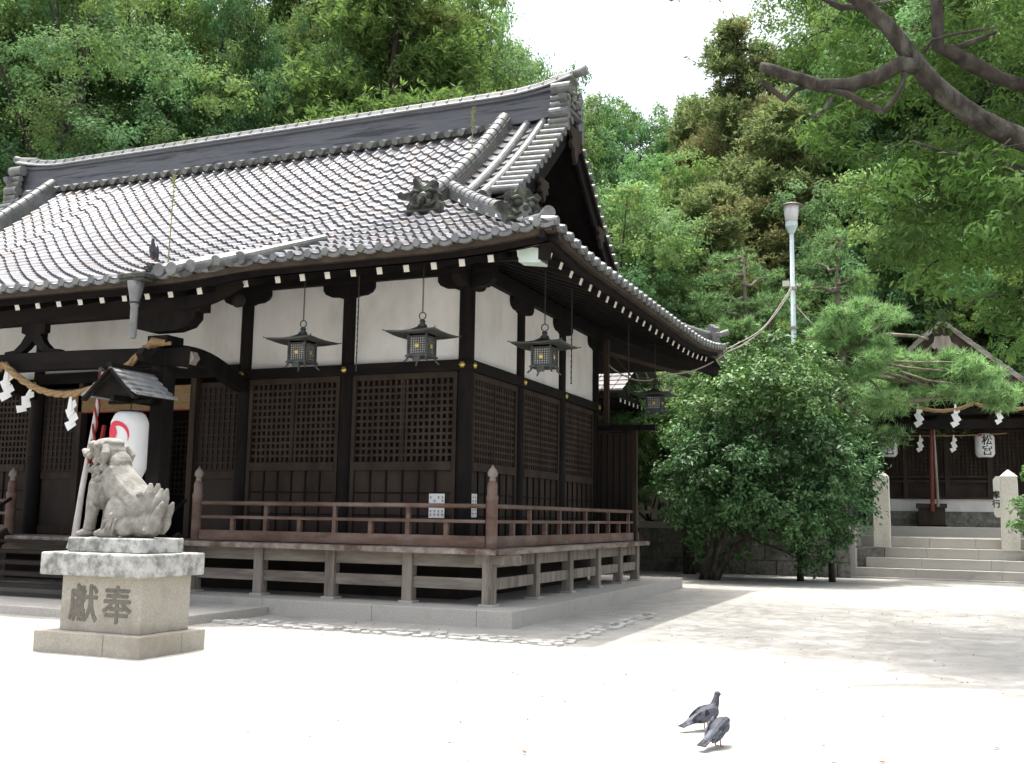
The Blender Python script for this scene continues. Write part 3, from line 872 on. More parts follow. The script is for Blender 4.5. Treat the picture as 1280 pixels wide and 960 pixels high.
# verge: long round rolls, short cross tiles at the gable edge, barge boards
def vz(y): return prof(y+EV) if y <= 5 else prof(10.9-y)
for x in (-1.86, -1.50):
    b = MB(); b.tube([(x, y, prof(y+EV)+.055) for y in np.linspace(4.9, 2.1 if x < -1.6 else 2.0, 20)], .085, 12); b.build('verge_roll', m_tile2, HALL, smooth=False)
for sgn, gx in ((1, -.9), (-1, -15.7)):
    for side in (0, 1):
        for k in range(14):
            y = 4.78-k*.205
            yy = y if side == 0 else 10-y
            b = MB(); z = vz(yy)+.05
            b.tube([(gx-sgn*.46, yy, z+.02), (gx+sgn*.04, yy, z)], .078, 12)
            b.build('verge_tile', m_tile2, HALL, smooth=False)
    path = [(gx-sgn*.05, y, vz(y)-.02) for y in np.linspace(1.9, 5, 16)]
    b = MB()
    for (ya, yb) in ((1.9, 5.0), (8.1, 5.0)):
        ysx = np.linspace(ya, yb, 16)
        for thick, dz0, dz1, xx in ((.06, -.02, -.42, gx-sgn*.07), (.05, -.02, -.14, gx-sgn*.0)):
            vs = []
            for y in ysx:
                z = vz(y)
                vs += [(xx, y, z+dz0), (xx, y, z+dz1), (xx-sgn*thick, y, z+dz1), (xx-sgn*thick, y, z+dz0)]
            fs = []
            for i in range(len(ysx)-1):
                for j in range(4): fs.append((i*4+j, i*4+(j+1) % 4, (i+1)*4+(j+1) % 4, (i+1)*4+j))
            fs += [(0, 1, 2, 3), tuple(len(vs)-4+j for j in (3, 2, 1, 0))]
            b.add(vs, fs)
    b.build('barge_board', m_wood, HALL)
    # gable soffit and wall
    b = MB()
    pts = [(y, vz(y)-.10) for y in np.linspace(1.6, 8.4, 25)]
    vs = [(gx-sgn*.1, y, z) for y, z in pts]+[(gx-sgn*1.5, y, z) for y, z in pts]; n = len(pts)
    b.add(vs, [(j, j+1, n+j+1, n+j) for j in range(n-1)]); b.build('gable_soffit', m_wood, HALL)
    b = MB(); gw = gx-sgn*1.15
    poly = [(y, vz(y)-.1) for y in np.linspace(1.9, 8.1, 21)]
    vs = [(gw, y, z) for y, z in poly]+[(gw, 8.1, 6.6), (gw, 1.9, 6.6)]
    b.add(vs, [tuple(range(len(vs)))]); b.build('gable_wall', m_board, HALL)
    g = MB()
    for k in range(-9, 10):
        y = 5+k*.26; zt = vz(y)-.12
        g.box(gw+sgn*.0, gw+sgn*.05, y-.03, y+.03, 6.9, max(6.95, zt))
    g.build('gable_lattice', m_wood, HALL)
    # carved pendant
    gp = [(-.30, 0), (-.34, -.16), (-.22, -.22), (-.30, -.36), (-.20, -.44), (-.12, -.40), (-.10, -.56), (0, -.72), (.10, -.56), (.12, -.40), (.20, -.44), (.30, -.36), (.22, -.22), (.34, -.16), (.30, 0)]
    b = MB(); b.prism(gp, (gx-sgn*.02, 5, 9.18), (0, 1, 0), (0, 0, 1), (sgn*.07, 0, 0)); b.build('gable_pendant', m_wall_wood, HALL)
    for yy in (3.3, 6.7):
        b = MB(); b.prism([(a*.7, c*.6) for a, c in gp], (gx-sgn*.02, yy, vz(yy)-.32), (0, 1, 0), (0, 0, 1), (sgn*.06, 0, 0)); b.build('gable_pendant', m_wall_wood, HALL)

# ---- main ridge
def mainridge():
    xs_ = list(np.linspace(-15.75, -.88, 40))
    def lift(x): return .14*cl((x+2.4)/1.5)**2+.14*cl((-14.2-x)/1.5)**2
    b = MB(); b.sweep([(x, RY, 9.38+lift(x)) for x in xs_], [(.20, 0), (.20, .14), (.15, .16), (.15, .52), (.21, .54), (.21, .60), (-.21, .60), (-.21, .54), (-.15, .52), (-.15, .16), (-.20, .14), (-.20, 0)])
    r = b.build('main_ridge', m_ridge, HALL)
    c = MB(); c.sweep([(x, RY, 9.98+lift(x)*1.6) for x in xs_], [(.235, 0), (.235, .03), (.13, .10)]+[(.11*math.cos(a), .12+.11*math.sin(a)) for a in np.linspace(.2, math.pi-.2, 7)]+[(-.13, .10), (-.235, .03), (-.235, 0)])
    c.build('ridge_cap', m_tile2, r)
    j = MB(); cover_joints(j, [(x, RY, 9.98+lift(x)*1.6) for x in xs_], .135, .11, .31); j.build('cap_tile_joint', m_tile2, r)
    n = MB(); x = -15.1
    while x < -2.4:
        n.tube([(x, RY-.12, 9.42), (x, RY-.40, 9.30)], .075, 10); x += UW
    n.build('ridge_nose_tile', m_tile2, r)
    n = MB(); n.sweep([(x, RY-.24, 9.26) for x in (-15.2, -2.2)], [(.1, 0), (.1, .1), (-.1, .1), (-.1, 0)]); n.build('ridge_bedding', m_tiled, r)
mainridge()

# ---- ogre tiles
def ogre(x, y, z, ang, w, h, label=None, horns=True, mt=None):
    """demon mask tile facing direction ang (0 = towards -Y)"""
    mt = mt or m_tiled
    rot = Matrix.Rotation(ang, 3, 'Z')
    ax = rot @ Vector((1, 0, 0)); nrm = rot @ Vector((0, -1, 0)); up = Vector((0, 0, 1)); o = Vector((x, y, z))
    out = [(-.5, 0), (-.52, .3), (-.42, .42), (-.50, .52), (-.78, .58), (-.84, .72), (-.70, .78), (-.62, .70), (-.44, .72), (-.34, .80), (-.30, .98), (-.36, 1.12), (-.24, 1.16), (-.14, 1.0), (-.06, .88), (.06, .88), (.14, .96), (.26, 1.02), (.36, 1.0), (.34, .84), (.40, .72), (.46, .6), (.44, .42), (.54, .3), (.5, 0)]
    if not horns:
        half = [(.5, 0), (.56, .25), (.74, .34), (.78, .5), (.64, .56), (.5, .5), (.42, .62), (.52, .8), (.4, .92), (.26, .86), (.18, 1.0), (0, 1.08)]
        out = [(-a, b) for a, b in half]+[(a, b) for a, b in reversed(half[:-1])]
    poly = [(a*w, b*h) for a, b in out]
    mb = MB(); mb.prism(poly, o, ax, up, nrm*-.14)
    f = mb.build('ogre_tile', mt, HALL, label=label)
    r = MB()
    for sx_ in (-1, 1):
        r.sphere(o+ax*sx_*.2*w+up*.55*h+nrm*.02, .09*w*1.2, 10, 8)
        r.tube([o+ax*sx_*.08*w+up*.66*h+nrm*.03, o+ax*sx_*.24*w+up*.72*h+nrm*.05, o+ax*sx_*.38*w+up*.64*h+nrm*.03], .05*w, 8)
        r.tube([o+ax*sx_*.06*w+up*.26*h+nrm*.02, o+ax*sx_*.24*w+up*.22*h+nrm*.06, o+ax*sx_*.36*w+up*.34*h+nrm*.02], .05*w, 8)
    r.sphere(o+up*.42*h+nrm*.04, .12*w, 10, 8)
    r.tube([o-ax*.46*w+up*.08*h+nrm*.03, o+ax*.46*w+up*.08*h+nrm*.03], .05*w, 8)
    r.build('face_relief', mt, f, smooth=True)
    return f
ogre(-2.30, 1.36, prof(2.26)+.03, 0, .62, .56, 'mossy horned mask tile')
ogre(.14, -.14, zfront(.1, -.1)+.02, R_(45), .54, .50, horns=False)
ogre(-14.32, 1.36, prof(2.26)+.03, 0, .62, .56)
ogre(.68, 10.68, zside(.68, 10.68)+.02, R_(135), .42, .44, horns=False, mt=m_tile2)
b = MB(); b.tube([(.2, -.2, 5.75), (.62, -.62, 5.66), (.78, -.78, 5.70)], [.085, .085, .095], 12); b.build('corner_cap_tile', m_tile2, HALL, smooth=False)
b = MB(); b.tube([(.3, 10.3, zside(.3, 10.3)+.2), (.75, 10.75, zside(.75, 10.75)+.26), (.95, 10.95, zside(.9, 10.9)+.38)], [.07, .07, .075], 12); b.build('corner_cap_tile', m_tile2, HALL, smooth=False)
# ridge end: ogre tile facing the gable, rolls stacked below it
for sgn, gx in ((1, -.9), (-1, -15.7)):
    f = ogre(gx+sgn*.0, RY, 9.42, R_(90)*sgn, .75, .62, horns=False, mt=m_tile2)
    b = MB(); b.tube([(gx-sgn*.5, RY, 10.27), (gx+sgn*.12, RY, 10.36), (gx+sgn*.26, RY, 10.40)], [.085, .085, .10], 12); b.build('ridge_end_roll', m_tile2, HALL)
    for k, (dy, dz, rr) in enumerate(((.30, .52, .13), (.36, .30, .07), (.38, .16, .07), (.40, -.02, .12), (.44, -.2, .07))):
        for s in (-1, 1):
            b = MB(); b.tube([(gx-sgn*.36, RY+s*dy, 9.42+dz), (gx+sgn*.03, RY+s*dy, 9.42+dz)], rr, 14)
            b.build('ridge_end_scroll', m_tile2, f)
# round tiles of the porch corner sweeping up to the main eave
for k in range(5):
    x = -4.12-k*.235; e = eaveY(x)
    b = MB(); b.tube([(x+.02, e-.02, zfront(x, e)+.085), (x+.30, e+.55, zfront(x, e+.55)+.10), (x+.75, e+1.15, zfront(x, e+1.15)+.09)], [.085, .085, .08], 12)
    b.tube([(x+.02, e-.06, zfront(x, e)+.08), (x+.02, e-.02, zfront(x, e)+.085)], [.098, .098], 14)
    b.build('porch_corner_tile', m_tile2, HALL, smooth=False)

# ================================================================== PORCH (part of the hall)
PX0, PX1, PY = -11.05, -5.55, -.95
for x in (PX0, PX1):
    b = MB(); b.box(x-.13, x+.13, PY-.13, PY+.13, .3, 4.05); b.build('porch_column', m_wood, HALL, bevel=.02)
    b = MB(); b.box(x-.2, x+.2, PY-.2, PY+.2, .13, .3); b.build('column_pad', m_stone, HALL, bevel=.02)
b = MB(); b.sweep([(x, PY, 3.93+.05*math.sin(math.pi*(x-PX0)/(PX1-PX0))) for x in np.linspace(PX0-.5, PX1+.55, 20)], [(-.1, -.15), (.1, -.15), (.1, .15), (-.1, .15)]); b.build('rainbow_beam', m_woodh, HALL, bevel=.01)
b = MB(); b.box(PX0-.9, PX1+.75, PY-.12, PY+.12, 4.62, 4.90); b.build('porch_plate', m_woodh, HALL, bevel=.01)
for x in (PX0, PX1):
    b = MB(); b.box(x-.19, x+.19, PY-.19, PY+.19, 4.1, 4.26)
    b.prism([(-.62, .36), (-.62, .26), (-.5, .14), (-.25, .08), (.25, .08), (.5, .14), (.62, .26), (.62, .36)], (x, PY-.11, 4.26), (1, 0, 0), (0, 0, 1), (0, .22, 0))
    b.build('porch_bracket', m_wood, HALL)
# frog-leg strut
fl = [(-.62, 0), (-.60, .07), (-.40, .09), (-.26, .2), (-.16, .34), (-.26, .38), (-.26, .52), (.26, .52), (.26, .38), (.16, .34), (.26, .2), (.40, .09), (.60, .07), (.62, 0), (.30, 0), (.12, .12), (0, .24), (-.12, .12), (-.30, 0)]
b = MB(); b.prism(fl, (HX, PY-.06, 4.10), (1, 0, 0), (0, 0, 1), (0, .12, 0)); b.build('frog_leg_strut', m_wood, HALL)
# carved nosings and curved tie beams back to the hall
for x, s in ((PX1, 1), (PX0, -1)):
    nz = [(0, -.13), (.25, -.16), (.42, -.12), (.50, -.02), (.44, .08), (.34, .06), (.36, -.02), (.3, -.04), (.22, .04), (.12, .13), (0, .13)]
    b = MB(); b.prism([(a*s, c) for a, c in nz], (x+s*.13, PY-.07, 3.92), (1, 0, 0), (0, 0, 1), (0, .14, 0)); b.build('carved_nosing', m_grey, HALL)
    b = MB(); b.prism([(-c*0-a, c) for a, c in nz], (x, PY-.13, 3.92), (0, 1, 0), (0, 0, 1), (.0, 0, 0) if False else (.12, 0, 0)); b.build('carved_nosing', m_wood, HALL)
    b = MB(); b.sweep([(x-s*.28*k, PY+(WY-PY)*k, 4.02+.14*math.sin(math.pi*min(1, k*1.2))-.22*k) for k in np.linspace(0, 1, 12)], [(-.09, -.13), (.09, -.13), (.09, .13), (-.09, .13)]); b.build('tie_beam', m_wood, HALL)
    b = MB(); b.sweep([(x+s*.4+s*.9*k, PY-.25+.35*k, 4.72+.38*k*k) for k in np.linspace(0, 1, 10)], [(-.06, -.1), (.06, -.1), (.06, .1), (-.06, .1)])
    b.sphere((x+s*1.28, PY+.1, 4.78), .11, 10, 8, (1.2, .5, 1)); b.build('porch_barge', m_wood, HALL)
# ================================================================== THINGS AROUND THE HALL
# hanging bronze lanterns
def hanging_lantern(loc, label, chain_top):
    root = thing('hanging_lantern', loc, label, 'lantern', 'bronze lanterns hanging under the eaves')
    x, y, z = loc      # z: lantern top ring centre
    w = .15
    r = MB(); r.tube([(x+.055*math.cos(a), y, z+.055*math.sin(a)) for a in np.linspace(0, 2*math.pi, 17)], .009, 6, cap=False); r.build('ring', m_bronze, root, smooth=True)
    b = MB()
    b.lathe((x, y, z), [(.02, -.05), (.045, -.075), (.045, -.095), (.03, -.105), (.065, -.135), (.075, -.16), (.03, -.175)], 12); b.build('roof_finial', m_bronze, root, smooth=True)
    # curved square roof
    b = MB(); prof_ = [(.05, -.16), (.13, -.21), (.24, -.25), (.36, -.28), (.40, -.275), (.405, -.285), (.395, -.30), (.30, -.30), (.18, -.29)]
    vs = []; fs = []; n = 16
    for rr, zz in prof_:
        for j in range(n):
            a = 2*math.pi*j/n+math.pi/4
            c, s_ = math.cos(a), math.sin(a); k = 1/max(abs(c), abs(s_))
            cor = (k-1)/.4142
            vs.append((x+rr*c*k, y+rr*s_*k, z+zz+.018*cor*max(0, (rr-.15)/.25)))
    for i in range(len(prof_)-1):
        for j in range(n): fs.append((i*n+j, i*n+(j+1) % n, (i+1)*n+(j+1) % n, (i+1)*n+j))
    b.add(vs, fs); b.build('lantern_roof', m_bronze, root)
    for sx, sy in ((1, 1), (1, -1), (-1, 1), (-1, -1)):
        q = MB(); q.tube([(x+sx*.38, y+sy*.38, z-.268), (x+sx*.42, y+sy*.42, z-.262), (x+sx*.43, y+sy*.43, z-.252)], [.008, .008, .012], 6); q.build('roof_curl', m_bronze, root)
    f = MB()
    for sx in (-1, 1):
        for sy in (-1, 1): f.box(x+sx*w-.012, x+sx*w+.012, y+sy*w-.012, y+sy*w+.012, z-.66, z-.29)
    for zz in (-.33, -.59): 
        f.box(x-w, x+w, y-w-.01, y-w+.01, z+zz-.014, z+zz+.014); f.box(x-w, x+w, y+w-.01, y+w+.01, z+zz-.014, z+zz+.014)
        f.box(x-w-.01, x-w+.01, y-w, y+w, z+zz-.014, z+zz+.014); f.box(x+w-.01, x+w+.01, y-w, y+w, z+zz-.014, z+zz+.014)
    f.box(x-w-.03, x+w+.03, y-w-.03, y+w+.03, z-.625, z-.60)
    f.build('body_frame', m_bronze, root)
    g = MB()
    for k in range(1, 8):
        t = -w+2*w*k/8
        for s_ in (-1, 1):
            g.box(x+t-.0055, x+t+.0055, y+s_*w-.004, y+s_*w+.004, z-.58, z-.34); g.box(x+s_*w-.004, x+s_*w+.004, y+t-.0055, y+t+.0055, z-.58, z-.34)
    for k in range(1, 7):
        zz = -.58+.24*k/7
        for s_ in (-1, 1):
            g.box(x-w, x+w, y+s_*w-.003, y+s_*w+.003, z+zz-.005, z+zz+.005); g.box(x+s_*w-.003, x+s_*w+.003, y-w, y+w, z+zz-.005, z+zz+.005)
    g.build('lattice', m_bronze, root)
    p = MB(); p.box(x-w+.02, x+w-.02, y-w+.022, y-w+.026, z-.58, z-.34); p.build('paper_lining', m_paper, root)
    p = MB(); p.box(x+w-.026, x+w-.022, y-w+.03, y+w-.02, z-.58, z-.34); p.build('paper_lining', m_paper, root)
    c = MB(); c.lathe((0, 0, 0), [(.035, 0), (.036, .004), (.02, .010), (.003, .012)], 10)
    fr = [(x+a, y-w-.006-h, z-.46+b_) for a, b_, h in c.v]; sd = [(x+w+.006+h, y+a, z-.46+b_) for a, b_, h in c.v]
    q = MB(); q.add(fr, c.f); q.build('gilt_crest', m_gold, root); q = MB(); q.add(sd, c.f); q.build('gilt_crest', m_gold, root)
    for sx, sy in ((1, 1), (1, -1), (-1, 1), (-1, -1)):
        q = MB(); q.tube([(x+sx*w, y+sy*w, z-.60), (x+sx*(w+.01), y+sy*(w+.01), z-.67), (x+sx*(w+.045), y+sy*(w+.045), z-.71)], [.016, .014, .012], 6); q.build('leg', m_bronze, root)
    q = MB(); q.box(x-.06, x+.06, y-w-.02, y-w-.008, z-.70, z-.625); q.build('pull_tab', m_bronze, root)
    hang_chain(root, x, y, z+.055, chain_top)
    return root
def hang_chain(root, x, y, z0, z1):
    c = MB(); zz = z0; k = 0
    while zz < z1:
        pts = []
        for a in np.linspace(0, 2*math.pi, 9):
            u, v = .011*math.cos(a), .022*math.sin(a)
            pts.append((x+(u if k % 2 else 0), y+(0 if k % 2 else u), zz+.02+v))
        c.tube(pts, .0045, 5, cap=False); zz += .034; k += 1
    return c.build('chain', m_iron, root)
hanging_lantern((-3.52, -.2, 4.49), 'bronze lantern hanging before the first white panel right of the porch', 5.27)
hanging_lantern((-1.43, -.2, 4.49), 'bronze lantern hanging before the white panel just left of the corner column', 5.27)
hanging_lantern((.1, .88, 4.42), 'bronze lantern hanging over the side veranda before the side white panels', 5.28)
hanging_lantern((.1, 7.4, 4.42), 'dark bronze lantern hanging at the far end beside the wing screen', 5.3)
def loose_chain(x, y, z0, z1, label):
    c = MB(); c.tube([(x, y, z1), (x+.004, y, (z0+z1)/2), (x, y, z0)], .009, 6)
    zz = z0
    while zz < z1: c.sphere((x, y, zz), .016, 6, 4); zz += .09
    o = c.build('hanging_chain', m_iron); tag(o, label, 'chain', 'empty chains hanging from the eaves')
loose_chain(-2.54, -.2, 3.72, 5.25, 'empty chain hanging before the middle front panel left of a lantern')
loose_chain(.1, 2.1, 3.72, 5.28, 'empty chain hanging before the third side panel behind a lantern')
loose_chain(.1, 5.4, 3.9, 5.28, 'empty chain hanging at the far end left of the dark lantern')

# notices on the wainscot
def notice(x0, x1, z0, z1, label, cols):
    root = thing('notice_sheet', ((x0+x1)/2, 1.43, z0), label, 'notice', 'white notices on the wainscot')
    b = MB(); b.box(x0, x1, 1.425, 1.435, z0, z1); b.build('paper', m_paper, root)
    t = MB(); rg = random.Random(int(-x0*100))
    for k in range(cols):
        xx = x0+(x1-x0)*(k+.5)/cols; z = z1-.05
        while z > z0+.05:
            if rg.random() < .75 and abs(z-(z0+z1)/2) > .025:
                t.box(xx-.02, xx+.02, 1.421, 1.4248, z-.006, z); t.box(xx-.004, xx+.004, 1.420, 1.4238, z-.03, z+.006); t.box(xx-.015, xx+.015, 1.4212, 1.4246, z-.024, z-.019)
            z -= .055
    t.build('writing', m_carve, root)
notice(-2.08, -1.80, 1.52, 1.91, 'wide white notice sheet left of the corner column', 4)
notice(-1.29, -1.19, 1.55, 1.92, 'narrow white notice slip right of the corner column', 1) if False else None
def notice2():
    root = thing('notice_sheet', (-1.43, 1.72, 1.55), 'narrow white notice slip on the side wall right of the corner column', 'notice', 'white notices on the wainscot')
    b = MB(); b.box(-1.435, -1.425, 1.66, 1.86, 1.54, 1.92); b.build('paper', m_paper, root)
    t = MB()
    for z in (1.60, 1.66, 1.75, 1.80, 1.86):
        for y in (1.71, 1.80):
            t.box(-1.4245, -1.421, y-.02, y+.02, z-.004, z+.004); t.box(-1.4242, -1.420, y-.004, y+.004, z-.018, z+.018)
    t.build('writing', m_carve, root)
notice2()

# pale box loudspeaker under the corner
root = thing('box_loudspeaker', (.45, -.55, 5.05), 'pale green box loudspeaker under the roof corner', 'loudspeaker')
b = MB(); b.add([(.28, -.66, 5.06), (.62, -.70, 5.02), (.62, -.40, 5.02), (.28, -.44, 5.06), (.28, -.66, 5.25), (.62, -.70, 5.29), (.62, -.40, 5.29), (.28, -.44, 5.25)], [(0, 3, 2, 1), (4, 5, 6, 7), (0, 1, 5, 4), (1, 2, 6, 5), (2, 3, 7, 6), (3, 0, 4, 7)]); b.build('housing', m_pale, root, bevel=.012)
b = MB(); b.box(.621, .632, -.67, -.43, 5.05, 5.26); b.build('grille', m_bronze, root)
b = MB(); b.tube([(.4, -.55, 5.25), (.4, -.55, 5.4)], .015, 6); b.build('bracket_arm', m_iron, root)

# rain funnel and pipe
root = thing('rain_funnel', (-5.36, -1.84, 4.05), 'frosted rain funnel and pipe hanging from the porch eave under a perched pigeon', 'downpipe')
b = MB(); b.box(-5.62, -5.10, -1.99, -1.75, 4.97, 5.05); b.box(-5.60, -5.12, -1.98, -1.76, 4.93, 4.97); b.build('gutter_box', m_tiled, root, bevel=.02)
b = MB(); b.lathe((-5.36, -1.87, 0), [(.13, 4.93), (.10, 4.8), (.068, 4.62), (.06, 4.56), (.055, 4.55), (.055, 4.12), (.04, 4.08)], 16); b.build('funnel', m_plas, root, smooth=True)
b = MB(); b.tube([(-5.54, -1.87, 4.93), (-5.44, -1.88, 4.72), (-5.42, -1.87, 4.6)], .007, 5); b.tube([(-5.18, -1.87, 4.93), (-5.22, -1.9, 4.68), (-5.30, -1.87, 4.58)], .007, 5)
b.lathe((-5.36, -1.87, 4.6), [(.075, 0), (.08, .005), (.08, .02), (.075, .025)], 14); b.build('wire_bracket', m_iron, root)
ogre(-5.32, -1.66, zfront(-5.32, -1.66)+.03, R_(-10), .20, .17, horns=True)

# paper lantern under its little shingled roof
LXc, LYc = -5.60, -1.55
root = thing('lantern_shelter', (LXc, LYc, 3.1), 'small shingled gable roof over the white paper lantern at the porch column', 'lantern roof')
def little_roof():
    zr, hw, hz = 3.66, .50, .47
    for s in (-1, 1):
        mb = MB(); n = 5
        for k in range(n):
            t0 = k/n; t1 = (k+1)/n+.03
            def P(t): return (LXc+s*hw*t, zr-hz*t*(1.08-.08*t)+.05*t*t)
            (xa, za), (xb, zb) = P(t0), P(t1)
            for y0, y1 in ((-2.02, -1.14),):
                vs = [(xa, y0, za+.0), (xb, y0, zb+.034), (xb, y1, zb+.034), (xa, y1, za), (xa, y0, za-.02), (xb, y0, zb-.004), (xb, y1, zb-.004), (xa, y1, za-.02)]
                mb.add(vs, [(0, 1, 2, 3), (4, 7, 6, 5), (0, 4, 5, 1), (1, 5, 6, 2), (2, 6, 7, 3), (3, 7, 4, 0)])
        mb.build('shingle_slope', m_shingle, root)
        bb = MB(); bb.beam((LXc+s*.02, -2.0, zr-.05), (LXc+s*.49, -2.0, zr-.49), .04, .09, up=(0, 1, 0)); bb.build('barge_board', m_wood, root)
    mb = MB(); mb.box(LXc-.05, LXc+.05, -2.05, -1.1, zr-.01, zr+.045); mb.build('ridge_pole', m_wood, root)
    mb = MB(); mb.add([(LXc-.42, -1.92, 3.24), (LXc+.42, -1.92, 3.24), (LXc, -1.92, 3.62), (LXc-.42, -1.25, 3.24), (LXc+.42, -1.25, 3.24), (LXc, -1.25, 3.62)], [(0, 1, 2), (3, 5, 4), (0, 2, 5, 3), (1, 4, 5, 2), (0, 3, 4, 1)]); mb.build('gable_board', m_wood, root)
    mb = MB(); mb.box(LXc-.03, LXc+.03, -1.95, -.9, 3.16, 3.23); mb.box(LXc-.40, LXc+.40, -1.6, -1.54, 3.15, 3.2); mb.build('bracket_arm', m_wood, root)
little_roof()
def paper_lantern(x, y, z0, z1, r, label, group=None, hang=.1):
    root = thing('paper_lantern', (x, y, z0), label, 'paper lantern', group)
    h = z1-z0; b = MB(); pr = []
    n = 26
    for i in range(n*2+1):
        t = i/(n*2); k = min(t, 1-t)
        rr = r*(.62+.38*min(1, (k/.16))**.5 if k < .16 else 1.0)
        rr *= (1+.012*(1 if i % 2 == 0 else -1)); pr.append((rr, t*h))
    b.lathe((x, y, z0), pr, 24); body = b.build('lantern_body', m_paper, root, smooth=True)
    for zz in (z0-.02, z1-.02):
        c = MB(); c.lathe((x, y, zz), [(r*.6, 0), (r*.64, .005), (r*.64, .04), (r*.6, .045)], 20); c.build('rim', m_ink, root)
    c = MB(); c.tube([(x, y, z1), (x, y, z1+hang)], .008, 6); c.build('hanger', m_iron, root)
    return root
pl = paper_lantern(LXc-.0, LYc, 2.02, 3.02, .27, 'tall white paper lantern with red comma crest under a small shingled roof', hang=.14)
# comma crest wrapped on the lantern
def on_cyl(poly_faces, cx, cyy, r, ang0, zc):
    vs, fs = poly_faces; out = []
    for a, b_, h in vs:
        t = ang0+a/r; out.append((cx+(r+h)*math.cos(t), cyy+(r+h)*math.sin(t), zc+b_))
    return out, fs
def tomoe():
    mb = MB(); r0 = .245
    # head disc with a tail sweeping round
    N = 30; vs = []; fs = []
    outer = []; inner = []
    R1 = .21
    for i in range(N+1):
        t = i/N; a = R_(200)-t*R_(225)
        outer.append((R1*math.cos(a), R1*math.sin(a)))
        k = .60*(1-t)**.8+.015
        inner.append(((R1*(1-k))*math.cos(a), (R1*(1-k))*math.sin(a)))
    grid = []
    for i in range(N+1):
        for q in range(4):
            s = q/3; grid.append((outer[i][0]*(1-s)+inner[i][0]*s, outer[i][1]*(1-s)+inner[i][1]*s, .004))
    for i in range(N):
        for q in range(3): fs.append((i*4+q, (i+1)*4+q, (i+1)*4+q+1, i*4+q+1))
    mb.add(grid, fs)
    # head disc
    cx0, cy0, rd = -.095, .03, .118; vs = [(cx0, cy0, .005)]; fs = []
    for ring in (.35, .7, 1.0):
        for j in range(24):
            a = 2*math.pi*j/24; vs.append((cx0+rd*ring*math.cos(a), cy0+rd*ring*math.sin(a), .005))
    for j in range(24): fs.append((0, 1+j, 1+(j+1) % 24))
    for q in range(2):
        for j in range(24): fs.append((1+q*24+j, 1+(q+1)*24+j, 1+(q+1)*24+(j+1) % 24, 1+q*24+(j+1) % 24))
    mb.add(vs, fs)
    vs, fs = on_cyl((mb.v, mb.f), LXc-.0, LYc, .275, R_(-90)-.02, 2.66)
    m2 = MB(); m2.add(vs, fs); m2.build('comma_crest', m_red, pl)
tomoe()

# twisted straw rope with zigzag papers across the porch
def straw_rope(name, pts, r, label, cat='rope'):
    mb = MB(); P = [Vector(p) for p in pts]; n = len(P)
    for s in range(3):
        q = []
        for i, p in enumerate(P):
            d = (P[min(i+1, n-1)]-P[max(i-1, 0)]).normalized(); rr = d.cross(Vector((0, 0, 1))).normalized(); u = rr.cross(d)
            a = i*.55+s*2.094; q.append(p+rr*math.cos(a)*r*.5+u*math.sin(a)*r*.5)
        mb.tube(q, r*.62, 6)
    o = mb.build(name, m_straw, smooth=True); return tag(o, label, cat)
def sag(a, b, d, n=60):
    a, b = Vector(a), Vector(b)
    return [a.lerp(b, t)-Vector((0, 0, d*4*t*(1-t))) for t in np.linspace(0, 1, n)]
rp = sag((-10.9, -1.2, 4.0), (-8.3, -1.2, 3.95), .55, 40)+sag((-8.3, -1.2, 3.95), (-5.5, -1.2, 4.12), .62, 60)[1:]
rp = sag((-11.1, -1.12, 4.1), (-5.45, -1.12, 4.12), .0, 2)
def span(a, b, d): return sag(a, b, d, 60)
straw_rope('straw_rope', span((-8.75, -1.14, 3.95), (-5.75, -1.14, 4.08), .62), .055, 'thick twisted straw rope sagging across the porch beam above the lion statue')
straw_rope('straw_rope', span((-11.3, -1.14, 4.0), (-8.75, -1.14, 3.95), .5), .055, 'twisted straw rope at the far left edge of the porch')
b = MB(); b.tube([(-5.75, -1.12, 4.08), (-5.6, -1.16, 4.16), (-5.45, -1.12, 4.14), (-5.38, -1.1, 4.18)], [.05, .075, .06, .03], 8); b.tube([(-5.6, -1.12, 4.1), (-5.3, -1.12, 4.13)], .03, 6); o = b.build('rope_knot', m_straw, smooth=True); tag(o, 'knotted end of the straw rope on the porch column', 'rope knot')
def zigzag(x, y, z, s, label, group, yaw=0.0, lean=0.0, mt=m_paper):
    mb = MB(); rot = Matrix.Rotation(yaw, 3, 'Z') @ Matrix.Rotation(lean, 3, 'Y')
    o = Vector((x, y, z))
    seq = [(-.03, 0, .03, -.28, 0)]
    def pan(poly, dy):
        n = len(poly); vs = [o+rot @ Vector((a*s, dy*s, b_*s)) for a, b_ in poly]+[o+rot @ Vector((a*s, (dy+.012)*s, b_*s)) for a, b_ in poly]
        mb.add(vs, [tuple(range(n))[::-1], tuple(range(n, 2*n))]+[(j, (j+1) % n, n+(j+1) % n, n+j) for j in range(n)])
    pan([(-.02, .05), (.03, .05), (.05, -.28), (-.06, -.28)], 0)
    zt = -.16
    for k in range(4):
        sh = -.02 if k % 2 else .05; w = .10+.015*k
        pan([(sh-w, zt), (sh+w*.5, zt+.09), (sh+w, zt-.04), (sh-w*.35, zt-.17)], .02*(k+1))
        zt -= .135
    ob = mb.build('zigzag_paper', mt); tag(ob, label, 'paper streamer', group)
G = 'zigzag papers on the porch rope'
def rope_z(x): 
    t = (x+8.75)/3.0; return 3.95+.13*t-.62*4*t*(1-t)
zigzag(-8.10, -1.14, rope_z(-8.10)-.03, .62, 'thin leaning zigzag paper under the lowest part of the straw rope', G, yaw=.9, lean=.30)
zigzag(-7.24, -1.14, rope_z(-7.24)-.03, .76, 'wide white zigzag paper on the porch rope left of the bell rope', G, yaw=.15)
zigzag(-8.68, -1.14, rope_z(-8.68)-.03, .75, 'zigzag paper cut by the left edge of the photo', G, yaw=.6)
